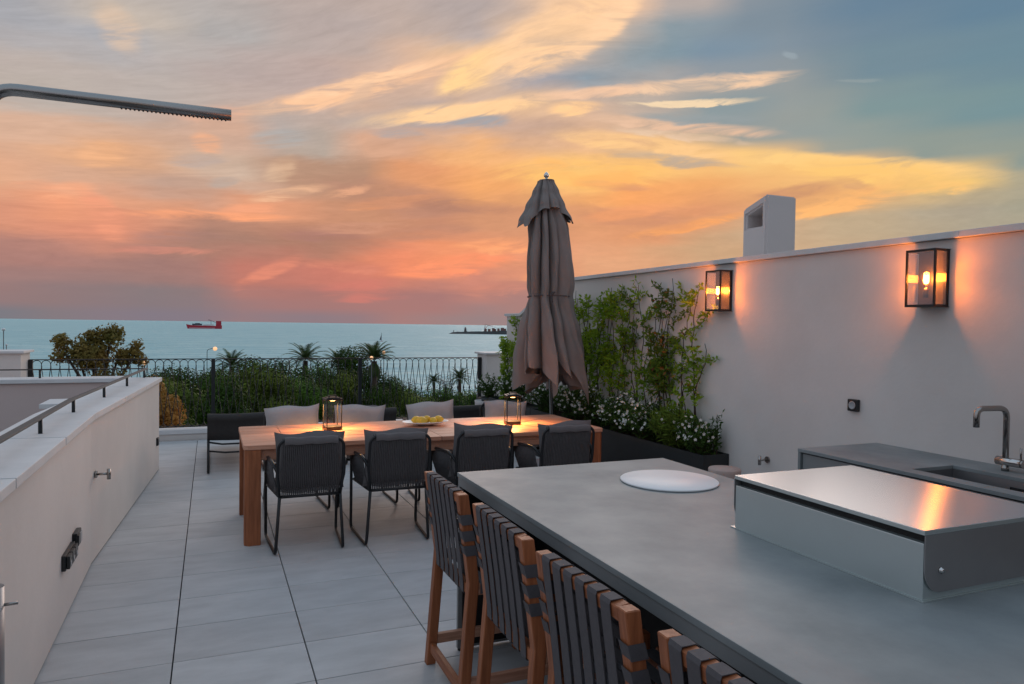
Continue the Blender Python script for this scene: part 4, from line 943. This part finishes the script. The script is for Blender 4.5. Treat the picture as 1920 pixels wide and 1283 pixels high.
def add_leaf(g, c, d, n, l, w):
    """folded leaf: base c, direction d, normal n"""
    d = d.normalized(); s = d.cross(n)
    if s.length < 1e-3: s = d.cross(Vector((1, .3, .2)))
    s.normalize(); n = s.cross(d)
    m = c+d*l*.5-n*w*.22
    g.add([c, m+s*w*.5+n*w*.25, c+d*l, m-s*w*.5+n*w*.25, m], [(0, 4, 1), (1, 4, 2), (0, 3, 4), (4, 3, 2)])
def rv(r): 
    while 1:
        v = Vector((r.uniform(-1, 1), r.uniform(-1, 1), r.uniform(-1, 1)))
        if .05 < v.length < 1: return v.normalized()
def vine(label, y0, y1, ztop, density, mt_, seed, branches=3, lo=.75, red=0, gaps=()):
    """climber against the wall: wiry stems and clustered star-like leaf tufts"""
    r = random.Random(seed); bx = WX-.03; t = thing('climbing_plant', label, 'climber', (bx, y0, PH-.03), 0, 'climbers trained up the garden wall')
    st = MB(); lf = MB(); rd = MB()
    for b in range(branches):
        n = 16; pts = []; yo = r.uniform(-.07, .07); ph = r.uniform(0, 6); zt = ztop-(PH-.03)-(0 if b == 0 else r.uniform(0, .5)); yt = (y1-y0)+r.uniform(-.12, .12)*(b > 0)
        for i in range(n+1):
            q = i/n; pts.append(Vector((-.008-.014*abs(math.sin(5*q+ph)), yo*(1-q)+yt*q+.045*math.sin(7*q+ph)+r.uniform(-.018, .018), q*zt)))
        st.tube(pts, [.0075-.0045*i/n for i in range(n+1)], 5)
        clusters = int(density*zt*58)
        for c in range(clusters):
            q = r.uniform(.08, 1)**.9; z = q*zt
            if any(a < z+PH < b_ for a, b_ in gaps): continue
            if math.sin(z*9+ph*2)+.6*math.sin(z*17+ph)+r.uniform(-.6, .6) < .05: continue
            i = min(n-1, int(q*n)); p = pts[i].lerp(pts[i+1], q*n-i)
            off = Vector((r.uniform(-.075, .004), r.gauss(0, .07), r.gauss(0, .03)))
            if r.random() < .3: st.tube([p, p+off*.6+Vector((0, 0, .012)), p+off], .0018, 4)
            c0_ = p+off
            for k in range(r.randint(4, 7)):
                d = rv(r)+Vector((-.5, 0, .15)); tgt = rd if r.random() < red else lf
                add_leaf(tgt, c0_+rv(r)*.012, d, rv(r)+Vector((-.6, 0, .7)), r.uniform(.038, .072), r.uniform(.018, .033))
    for b in range(4):   # side runners reaching for the neighbours
        z = r.uniform(.35, .95)*(ztop-PH); s_ = r.choice((-1, 1)); p0 = Vector((-.012, (y1-y0)*z/(ztop-PH), z)); pts = [p0+Vector((-.006*math.sin(k), s_*.055*k, .03*k+r.uniform(-.025, .025))) for k in range(6)]
        st.tube(pts, .0028, 4)
        for p in pts[1:]:
            for k in range(9): add_leaf(lf, p+rv(r)*.02, rv(r)+Vector((-.5, 0, .15)), rv(r)+Vector((-.6, 0, .7)), r.uniform(.034, .062), r.uniform(.016, .028))
    st.build('stem', stem_m, t); lf.build('leaves', mt_, t, kind='stuff')
    if rd.v: rd.build('turning_leaves', redleaf_m, t, kind='stuff')
vine('climber furthest right, bright green below with a thin bare stem to the wall light', 5.40, 5.36, 2.02, 1.0, vine_m, 11, 2, red=.03, gaps=((1.62, 1.92),))
vine('bright green climber second from the wall light, leafy at its foot', 5.58, 5.50, 1.90, .9, vine_m, 12, 2, gaps=((1.15, 1.7),))
vine('dark leaved climber with the highest tip on the wall', 5.78, 5.78, 2.14, 1.15, vine2_m, 13, 3, red=.07)
vine('dark wiry climber with few leaves left of the tallest one', 5.98, 5.95, 2.02, .75, vine2_m, 14, 3, red=.05)
vine('mixed green climber in the middle of the wall with bare stem between tufts', 6.18, 6.30, 2.10, .75, vine_m, 15, 2, gaps=((1.45, 1.7),))
vine('slender climber with a twiggy top above the middle of the wall', 6.40, 6.38, 2.08, .75, vine2_m, 16, 2, red=.03)
vine('light green climber left of centre on the wall', 6.62, 6.52, 2.0, .85, vine_m, 17, 3, gaps=((1.3, 1.45),))
vine('tall light green climber with a bushy tip', 6.86, 6.92, 2.10, 1.0, vine_m, 18, 3)
vine('thin light green climber beside the parasol canvas', 7.12, 7.10, 1.95, .95, vine_m, 19, 3)
vine('dense light green climber immediately right of the parasol', 7.35, 7.42, 2.02, 1.25, vine_m, 20, 4)
vine('dense climber half hidden by the right side of the parasol', 7.62, 7.75, 2.10, 1.2, vine_m, 21, 4)
vine('climber left of the parasol with a yellowish leafy top', 9.30, 9.45, 1.80, 1.7, vine_m, 22, 5)
vine('climber furthest left, spilling over the pier corner', 9.75, 9.85, 1.45, 1.8, vine_m, 23, 5)
# fine tendril crossing to the wall light
def bush(label, x, y, w, d, h, nleaf, nfl, seed, mt_=None, z0=PH-.04, ll=(.035, .07), name='flowering_bush', lean=0.):
    r = random.Random(seed); t = thing(name, label, 'bush', (x, y, z0), 0, 'white flowering bushes in the planters'); st = MB(); lf = MB(); fl = MB()
    for k in range(max(8, nleaf//28)):
        a = r.uniform(0, 6.28); q = math.sqrt(r.random()); hh = h*r.uniform(.55, 1.08)*(1-.35*q*q)
        tip = Vector((-abs(w*q*math.cos(a))*1.0*(1 if r.random() < .72 else -.35), d*q*math.sin(a)*1.0, hh)); base = Vector((tip.x*.15, tip.y*.45, 0))
        mid = base.lerp(tip, .5)+Vector((0, 0, h*.12)); pts = [base, mid, tip+Vector((r.uniform(-.03, .01), r.uniform(-.03, .03), 0))]
        st.tube(pts, [.003, .0022, .001], 4)
        for j in range(28):
            s = r.uniform(.12, 1.02); p = (base.lerp(mid, s*2) if s < .5 else mid.lerp(tip, s*2-1))+rv(r)*r.uniform(.0, .045)
            if p.z < -.10: continue
            add_leaf(lf, p, rv(r)+Vector((-.25, 0, .6)), rv(r)+Vector((-.3, 0, .9)), r.uniform(*ll), r.uniform(.009, .02))
        if k < nfl*1.0:
            for j in range(r.randint(1, 3)):
                p = tip+rv(r)*.05+Vector((-.02, 0, .01))
                if r.random() < .45: p = mid.lerp(tip, r.random())+Vector((-.05, r.uniform(-.04, .04), .02))
                nrm = (rv(r)+Vector((-.9, -.5, .6))).normalized(); s_ = nrm.cross(rv(r)).normalized(); q_ = nrm.cross(s_)
                for m_ in range(5):
                    an = m_*6.283/5; dd = s_*math.cos(an)+q_*math.sin(an); e = s_*math.cos(an+.5)+q_*math.sin(an+.5); e2 = s_*math.cos(an-.5)+q_*math.sin(an-.5); ra = .0135
                    fl.add([p, p+e2*ra*.8+nrm*.002, p+dd*ra*1.15+nrm*.003, p+e*ra*.8+nrm*.002], [(0, 1, 2, 3)])
    st.build('twigs', stem_m, t, kind='stuff'); lf.build('leaves', mt_ or bush_m, t, kind='stuff')
    if fl.v: fl.build('blossoms', flower_m, t, kind='stuff')
    return t
bx = 3.97
bush('flowering bush at the near end of the planter with big white flowers', bx, 5.12, .22, .20, .34, 1500, 34, 31)
bush('bright feathery green bush without flowers beside the near flowering one', bx, 5.47, .24, .24, .40, 2000, 4, 32, vine2_m, ll=(.05, .10))
bush('dense white flowering bush behind the right table corner', bx, 5.88, .30, .30, .40, 2300, 64, 33)
bush('white flowering bush spilling over the planter just past the table end', bx, 6.35, .32, .30, .42, 2300, 60, 34)
bush('white flowering bush right of the parasol pole', bx, 6.90, .32, .32, .44, 2300, 60, 35)
bush('white flowering bush directly behind the parasol pole', bx, 7.45, .32, .32, .46, 2300, 60, 36)
bush('white flowering bush seen below the left side of the parasol', bx, 8.15, .32, .36, .46, 2300, 60, 37)
bush('leafy white flowering bush at the far end beside the pier', bx, 9.2, .30, .34, .52, 2200, 50, 38)
bush('lone upright sprig at the near end of the planter', 4.03, 4.99, .05, .05, .42, 200, 0, 39, name='sprig', ll=(.03, .055))
# pots
t = thing('white_pot', 'round white clay pot at the foot of the boundary pier', 'pot', (3.80, 10.05, 0))
g = MB(); g.lathe([(.10, 0), (.125, .02), (.145, .50), (.15, .535), (.14, .535), (.12, .50), (.01, .49)], 32); g.build('body', pot2_m, t)
t = thing('dark_bowl', 'dark round bowl planter beside the white pot', 'pot', (4.02, 9.55+.7, 0))
g = MB(); g.lathe([(.08, 0), (.12, .02), (.19, .38), (.235, .50), (.23, .555), (.20, .56), (.18, .52), (.01, .51)], 32); g.build('body', plant_m, t)
bush('small flowering bush growing from the dark bowl', 4.0, 10.25, .26, .26, .36, 1200, 40, 41, z0=.52)
t = thing('clay_pedestal', 'low round pinkish clay pedestal with flat top beside the planter end', 'pedestal', (3.665, 4.43, 0))
g = MB(); g.lathe([(.105, 0), (.115, .02), (.122, .56), (.124, .578), (.118, .587), (.01, .589)], 36); g.build('body', pot_m, t)

# ------------------------------------------------------------------ park trees between the terrace and the sea
GZ = -14.
def crown(r, blobs, n, size, squash=.8, loose=.9, rnd=False):
    """leaf-sized faces spread through lumps, denser toward each lump's skin"""
    g = MB(); tot = sum(b[3]**2 for b in blobs)
    for bx_, by_, bz_, br in blobs:
        for k in range(int(n*br*br/tot)):
            v = rv(r); q = br*(r.random()**.33)*(1+.16*math.sin(5*v.x+bx_*3)*math.sin(4*v.y+by_)*math.sin(6*v.z+2))
            c = Vector((bx_, by_, bz_))+Vector((v.x*q, v.y*q, v.z*q*squash)); s = size*r.uniform(.5, 1.4)
            nn_ = (v+rv(r)*loose+Vector((0, 0, .25))).normalized(); a = nn_.cross(rv(r)).normalized(); b = nn_.cross(a)
            if rnd: g.add([c+(a*math.cos(1.2566*q5)+b*math.sin(1.2566*q5))*s*(1 if q5 % 2 else .8)-nn_*s*.25*(q5 % 2) for q5 in range(5)], [(0, 1, 2, 3, 4)])
            else: g.add([c-a*s, c-b*s*.75, c+a*s, c+b*s*.75], [(0, 1, 2, 3)])
    return g
def tree(name, label, x, y, ztop, rad_, mt_, seed, n=2600, size=.16, lumps=9, tall=1., cat='tree', group='trees of the seafront park', spread=.62):
    r = random.Random(seed); h = ztop-GZ; t = thing(name, label, cat, (x, y, GZ), 0, group)
    cz = h-rad_*tall*.9; bl = [(0, 0, cz, rad_*.62)]
    for k in range(lumps):
        v = rv(r); br = rad_*r.uniform(.28, .48); bl.append((v.x*rad_*spread, v.y*rad_*spread, min(h-br*.75, cz+v.z*rad_*tall*.62), br))
    tr = MB(); tr.tube([(0, 0, -.2), (r.uniform(-.2, .2), r.uniform(-.2, .2), cz*.5), (0, 0, cz)], [rad_*.085, rad_*.065, rad_*.04], 8)
    for b in bl[1:6]: tr.tube([(0, 0, cz*.62), (b[0]*.5, b[1]*.5, (cz*.62+b[2])/2), (b[0], b[1], b[2])], [rad_*.04, rad_*.03, rad_*.012], 5)
    tr.build('trunk', bark_m, t); crown(r, bl, n, size, .85, .38, True).build('crown', mt_, t, kind='stuff')
    return t
def at(px_az, dist): 
    a = YAW+rad(px_az); return (dist*math.sin(a), dist*math.cos(a))
# heading in degrees from the view axis, distance, top height, crown radius
TREES = [(-26.2, 46, -2.9, 3.0), (-24.3, 60, -2.6, 3.6), (-22.9, 52, -2.7, 3.0), (-21.4, 66, -2.5, 3.6), (-19.9, 58, -2.9, 3.2), (-18.4, 72, -2.9, 3.9), (-16.9, 62, -3.3, 3.4), (-15.3, 76, -3.2, 3.8),
         (-13.8, 66, -3.1, 3.4), (-12.2, 70, -2.5, 3.9), (-10.5, 64, -4.6, 3.2), (-9.3, 80, -5.2, 3.6), (-7.9, 70, -5.3, 3.3), (-6.3, 84, -6.3, 3.8), (-4.8, 76, -6.0, 3.3), (-3.4, 88, -7.1, 3.6), (-2.0, 78, -6.9, 3.4), (-.4, 70, -6.5, 3.4),
         (-20.8, 44, -5.2, 2.8), (-17.2, 47, -5.6, 2.8), (-14.0, 48, -6.0, 2.8), (-11.0, 50, -6.4, 2.8), (-8.0, 52, -7.0, 2.8), (-5.0, 54, -7.6, 2.8), (-2.2, 56, -7.8, 2.8)]
where = ['left of the first railing post', 'just right of the first railing post', 'behind the left lounger', 'above the left table corner', 'between the two left palms', 'left of the tall palm', 'under the tall palm', 'right of the tall palm', 'behind the left lantern', 'tallest dark one at the second railing post',
         'under the palm with the street lights', 'just right of the palm with lights', 'under the sparse bare tree', 'right of the sparse bare tree', 'above the third cushion', 'under the small right palm', 'near the right railing post', 'hidden behind the pier',
         'low front tree behind the left lounger', 'low front tree behind the first cushion', 'low front tree left of the left lantern', 'low front tree right of the left lantern', 'low front tree at the middle railing post', 'low front tree above the third cushion', 'low front tree by the pier']
for k, ((a, d, zt, rr_), w_) in enumerate(zip(TREES, where)):
    x, y = at(a, d); kind = ('dark green round headed pine, ' if k % 3 else 'lighter green bushy pine, ')
    tree('pine_tree', kind+w_, x, y, zt+(.35 if k >= 18 else 1.45 if a < -10 else 1.05)+.5*math.sin(k*2.3), rr_*1.08, pine_m if k % 4 else olive2_m, 100+k, 13000, .055+.0004*d, 10)
x, y = at(-30.0, 28)
r_ = random.Random(5)
def feather(label, x, y, ztop, lobes, mt_, seed, n, size):
    r = random.Random(seed); t = thing('tamarisk_tree', label, 'tree', (x, y, GZ), 0, 'brownish feathery trees left of the railing'); bl = []
    h = ztop-GZ
    for dx, dz, br in lobes:
        for k in range(7): bl.append((dx+r.uniform(-.4, .4)*br, r.uniform(-.4, .4), h+dz+r.uniform(-.4, .4)*br*1.6, br*r.uniform(.38, .66)))
    tr = MB(); tr.tube([(0, 0, -.2), (.1, 0, h*.4), (0, 0, h-2.2)], [.24, .18, .12], 8)
    for dx, dz, br in lobes: tr.tube([(0, 0, h-3.2), (dx*.5, 0, h+dz-1.0), (dx, 0, h+dz)], [.10, .06, .02], 5)
    tr.build('trunk', bark_m, t); crown(r, bl, n, size, 1.1).build('crown', mt_, t, kind='stuff')
feather('olive brown feathery tree rising above the sea horizon at left', x, y, .72, [(-1.08, -.05, .48), (-.62, -.35, .42), (-.30, .16, .50), (.36, .34, .50), (.62, -.2, .4), (1.12, -.16, .44), (-.1, -.75, .80), (.2, -1.5, 1.0), (-.9, -2.0, .9), (-.2, -2.6, 1.2)], olive_m, 51, 21000, .048)
x, y = at(-25.75, 24)
feather('dry orange brown feathery tree just past the parapet end', x, y, -.45, [(-.45, -.1, .5), (.15, -.55, .5), (-.15, -1.1, .7), (.30, -1.5, .5), (-.3, -1.9, .8), (.25, -2.3, .65), (.50, -2.9, .55), (0, -3.4, .9)], brown_m, 52, 17000, .042)
x, y = at(-28.4, 33)
feather('low brownish shrubby tree behind the stair handrail', x, y, -1.6, [(-1.6, -.1, .5), (-.6, -.2, .6), (.6, -.1, .6), (1.4, -.3, .6), (0, -1., 1.1)], brown_m, 53, 4500, .08)
# sparse bare tree against the water
def bare(label, a, d, ztop, w, seed):
    r = random.Random(seed); x, y = at(a, d); t = thing('bare_tree', label, 'tree', (x, y, GZ), 0, 'nearly leafless trees by the water'); h = ztop-GZ; tr = MB(); lf = MB()
    tr.tube([(0, 0, -.2), (.1, 0, h*.55), (0, 0, h*.75)], [.16, .12, .08], 6)
    for k in range(16):
        an = r.uniform(0, 6.28); q = r.uniform(.3, 1); tip = Vector((w*q*math.cos(an), w*q*math.sin(an), h*(1-.25*q*q)+r.uniform(-.4, .2))); b = Vector((0, 0, h*r.uniform(.5, .72))); m_ = b.lerp(tip, .5)+rv(r)*.15
        tr.tube([b, m_, tip], [.05, .03, .012], 4)
        for j in range(22):
            c = m_.lerp(tip, r.uniform(.2, 1.1))+rv(r)*.35; s = .07; u_ = rv(r); v_ = u_.cross(rv(r)).normalized(); lf.add([c-u_*s*2, c-v_*s*.5, c+u_*s*2, c+v_*s*.5], [(0, 1, 2, 3)])
    tr.build('trunk', bark_m, t); lf.build('crown', bare_m, t, kind='stuff')
bare('sparse bare tree against the water right of the lit palm', -8.6, 95, -5.2, 2.6, 61)
bare('thin small bare tree just left of the small right palm', -5.2, 105, -6.0, 1.6, 62)
# palms
def palm(label, a, d, ztop, rad_, seed, dead=0):
    r = random.Random(seed); x, y = at(a, d); t = thing('palm_tree', label, 'palm tree', (x, y, GZ), 0, 'palm trees of the seafront park'); h = ztop-GZ-rad_*.62
    tr = MB(); tr.tube([(0, 0, -.2), (.12, .05, h*.5), (0, 0, h)], [.30, .24, .26], 10); tr.build('trunk', bark_m, t)
    g = MB()
    for k in range(34+dead):
        an = k*2.39996+r.uniform(-.2, .2); q = k/(34+dead); e0 = 1.35-q*1.35 if k < 34 else -.8
        l = rad_*r.uniform(.9, 1.12)*(1 if k < 34 else .7); hd = Vector((math.cos(an), math.sin(an), 0)); p = Vector((0, 0, h+.1)); e = e0; n = 9; prev = p
        for i in range(n):
            dr = hd*math.cos(e)+Vector((0, 0, math.sin(e))); p2 = prev+dr*l/n; sd = dr.cross(Vector((0, 0, 1)))
            sd = sd.normalized() if sd.length > .05 else Vector((-hd.y, hd.x, 0)); w_ = .026; g.add([prev-sd*w_, prev+sd*w_, p2+sd*w_, p2-sd*w_], [(0, 1, 2, 3)])
            ll = rad_*.30*math.sin(math.pi*min(1, (i+1.3)/(n+1.0)))**.6
            if i > 0:
                for s_ in (-1, 1):
                    for jj in (0, .5):
                        b_ = prev.lerp(p2, jj); tip = b_+(dr*.95+sd*s_*.55-Vector((0, 0, .22)))*ll; ax = dr*.06
                        g.add([b_-ax, b_+ax, tip], [(0, 1, 2)])
            prev = p2; e -= .055+.05*q+.016*i
    g.build('fronds', palm_m, t, kind='stuff')
palm('palm tree furthest left, its head just over the railing', -21.4, 80, -1.75, 2.1, 71)
palm('tall palm tree second from the left, standing clear above the railing', -16.1, 82, -1.0, 2.5, 72)
palm('palm tree third from the left behind the railing', -13.6, 84, -1.65, 2.4, 73)
palm('biggest palm tree with drooping old fronds and street lights behind', -10.9, 66, -.42, 2.15, 74, 16)
palm('small dark palm tree furthest right against the water', -4.15, 112, -5.5, 2.2, 75)
palm('tiny palm tree low at the water edge left of the small right palm', -6.2, 125, -7.3, 1.8, 76)
# street lights
def street_light(label, a, d, zt, rad_, lit=True, arm=0.):
    x, y = at(a, d); t = thing('street_light', label, 'street light', (x, y, GZ), 0, 'street lights along the seafront'); h = zt-GZ
    g = MB(); g.tube([(0, 0, -.1), (0, 0, h-rad_)] if not arm else fillet([(arm, 0, -.1), (arm, 0, h-.1), (0, 0, h+.1)], .3), [.05]*2 if not arm else .035, 8); g.build('pole', iron2_m, t)
    g = MB(); g.lathe([(.01, -rad_), (rad_*.7, -rad_*.72), (rad_, 0), (rad_*.7, rad_*.72), (.01, rad_)], 14, (0, 0, h)); g.build('globe', globe_m if lit else plate_m, t)
street_light('lit street light above the left palm', -22.55, 95, -1.70, .26, arm=-.9)
street_light('lit street light seen through the railing beside the handrail end', -27.2, 60, -1.5, .17)
street_light('lit street light in front of the biggest palm', -11.10, 64, -1.35, .16)
street_light('lit street light at the right edge of the biggest palm', -10.15, 100, -2.3, .24)
street_light('tall unlit lamp post at the far left edge', -35.42, 120, .15, .22, False)
street_light('shorter unlit lamp post beside the tall one at far left', -35.27, 122, -2.0, .15, False)

# ------------------------------------------------------------------ far boats and breakwater
t = thing('cargo_ship', 'red cargo ship with red aft superstructure on the horizon', 'ship', (-13.5, 1712, -15), 0)
sh = MB(); sh.prism([(-36, 9.5), (-33, 0), (36, 0), (36.5, 8), (20, 6.5), (-24, 7.5)], -7, 7, 'y'); sh.build('hull', shipred_m, t)
g = MB(); g.box(-30, -7.1, 1.0, 22, -7.0, 2.0); g.box(-2, -6, 7.0, 20, 6, 9.6); g.build('white_deck', shipwhite_m, t)
g = MB(); g.box(-24, -5, 7.6, -4, 5, 11); g.box(-18, -4, 11, -8, 4, 12.2); g.build('deck_cargo', shipdark_m, t)
g = MB(); g.box(24, -6.5, 6, 35, 6.5, 17.5); g.build('superstructure', shipred_m, t)
g = MB(); g.bar((23.5, 0, 14), (12, 0, 19), .9, .9); g.bar((12, 0, 19), (8, 0, 19.5), 1.6, 1.2); g.bar((14, 0, 9), (14, 0, 17.6), .8, .8, (1, 0, 0)); g.build('crane', shipdark_m, t)
t = thing('sailing_boat', 'tiny sailing boat on the open water above the railing', 'boat', (144.5, 652, -15), 0)
g = MB(); g.prism([(-1.6, .9), (-1.2, 0), (1.2, 0), (1.8, 1.0)], -.6, .6, 'y'); g.build('hull', shipwhite_m, t); g = MB(); g.tube([(0, 0, .9), (0, 0, 8.2)], .16, 6); g.build('mast', shipdark_m, t)
g = MB(); g.add([(-.1, 0, 1.6), (-1.7, .12, 1.7), (-.1, 0, 6.5), (-.1, .04, 1.6), (-1.7, .16, 1.7), (-.1, .04, 6.5)], [(0, 1, 2), (5, 4, 3), (0, 3, 4, 1), (1, 4, 5, 2), (2, 5, 3, 0)]); g.build('sail', shipdark_m, t)
t = thing('breakwater', 'long grey stone breakwater reaching out at the horizon left of the wall', 'breakwater', (401, 1240, -15), rad(-18))
r = random.Random(8); pts_t = [(-2, .4), (6, 3.4), (30, 4.4), (60, 5.2), (100, 7.0), (150, 8.5), (260, 10)]
g = MB(); top = []
for k in range(53):
    x = -2+k*5; z = 0
    for (a, za), (b, zb_) in zip(pts_t, pts_t[1:]):
        if a <= x <= b: z = za+(zb_-za)*(x-a)/(b-a)
    top.append((x, max(.3, z+r.uniform(-.5, .5))))
g.prism([(-6, -1)]+top+[(258, -1)], -12, 12, 'y'); g.build('rock_mound', rock_m, t)
g = MB()
for k in range(16): x = 62+k*6+r.uniform(-2, 2); g.box(x, -6, 5, x+r.uniform(3, 6), 4, 9+r.uniform(.5, 2.5)+k*.12)
g.build('sheds', roofred_m, t)
def far_local(x, z=0): 
    c, s = math.cos(rad(-18)), math.sin(rad(-18)); return (401+x*c, 1240+x*s, -15+z)
t = thing('harbour_light', 'small stone harbour light tower near the tip of the breakwater', 'tower', far_local(27, 3.2))
g = MB(); g.lathe([(2.4, 0), (1.9, 6.2), (2.5, 6.3), (2.5, 6.8), (1.3, 6.9), (1.3, 8.6), (.2, 9.6)], 12); g.build('tower', tower_m, t)
t = thing('harbour_crane', 'pale harbour crane on the breakwater against the pink sky', 'crane', far_local(62, 5))
g = MB(); g.tube([(0, 0, 0), (1, 0, 13)], [1.1, .5], 6); g.tube([(-1, 0, 1), (6, 0, 11), (16, 0, 9.4)], [.6, .5, .3], 6); g.tube([(1, 0, 13), (16, 0, 9.6)], .25, 5); g.build('jib', crane_m, t)
t = thing('beacon_post', 'short beacon post at the very tip of the breakwater', 'beacon', far_local(6, 2.6))
g = MB(); g.lathe([(.8, 0), (.6, 3.2), (.9, 3.3), (.3, 4.2)], 10); g.build('post', tower_m, t)
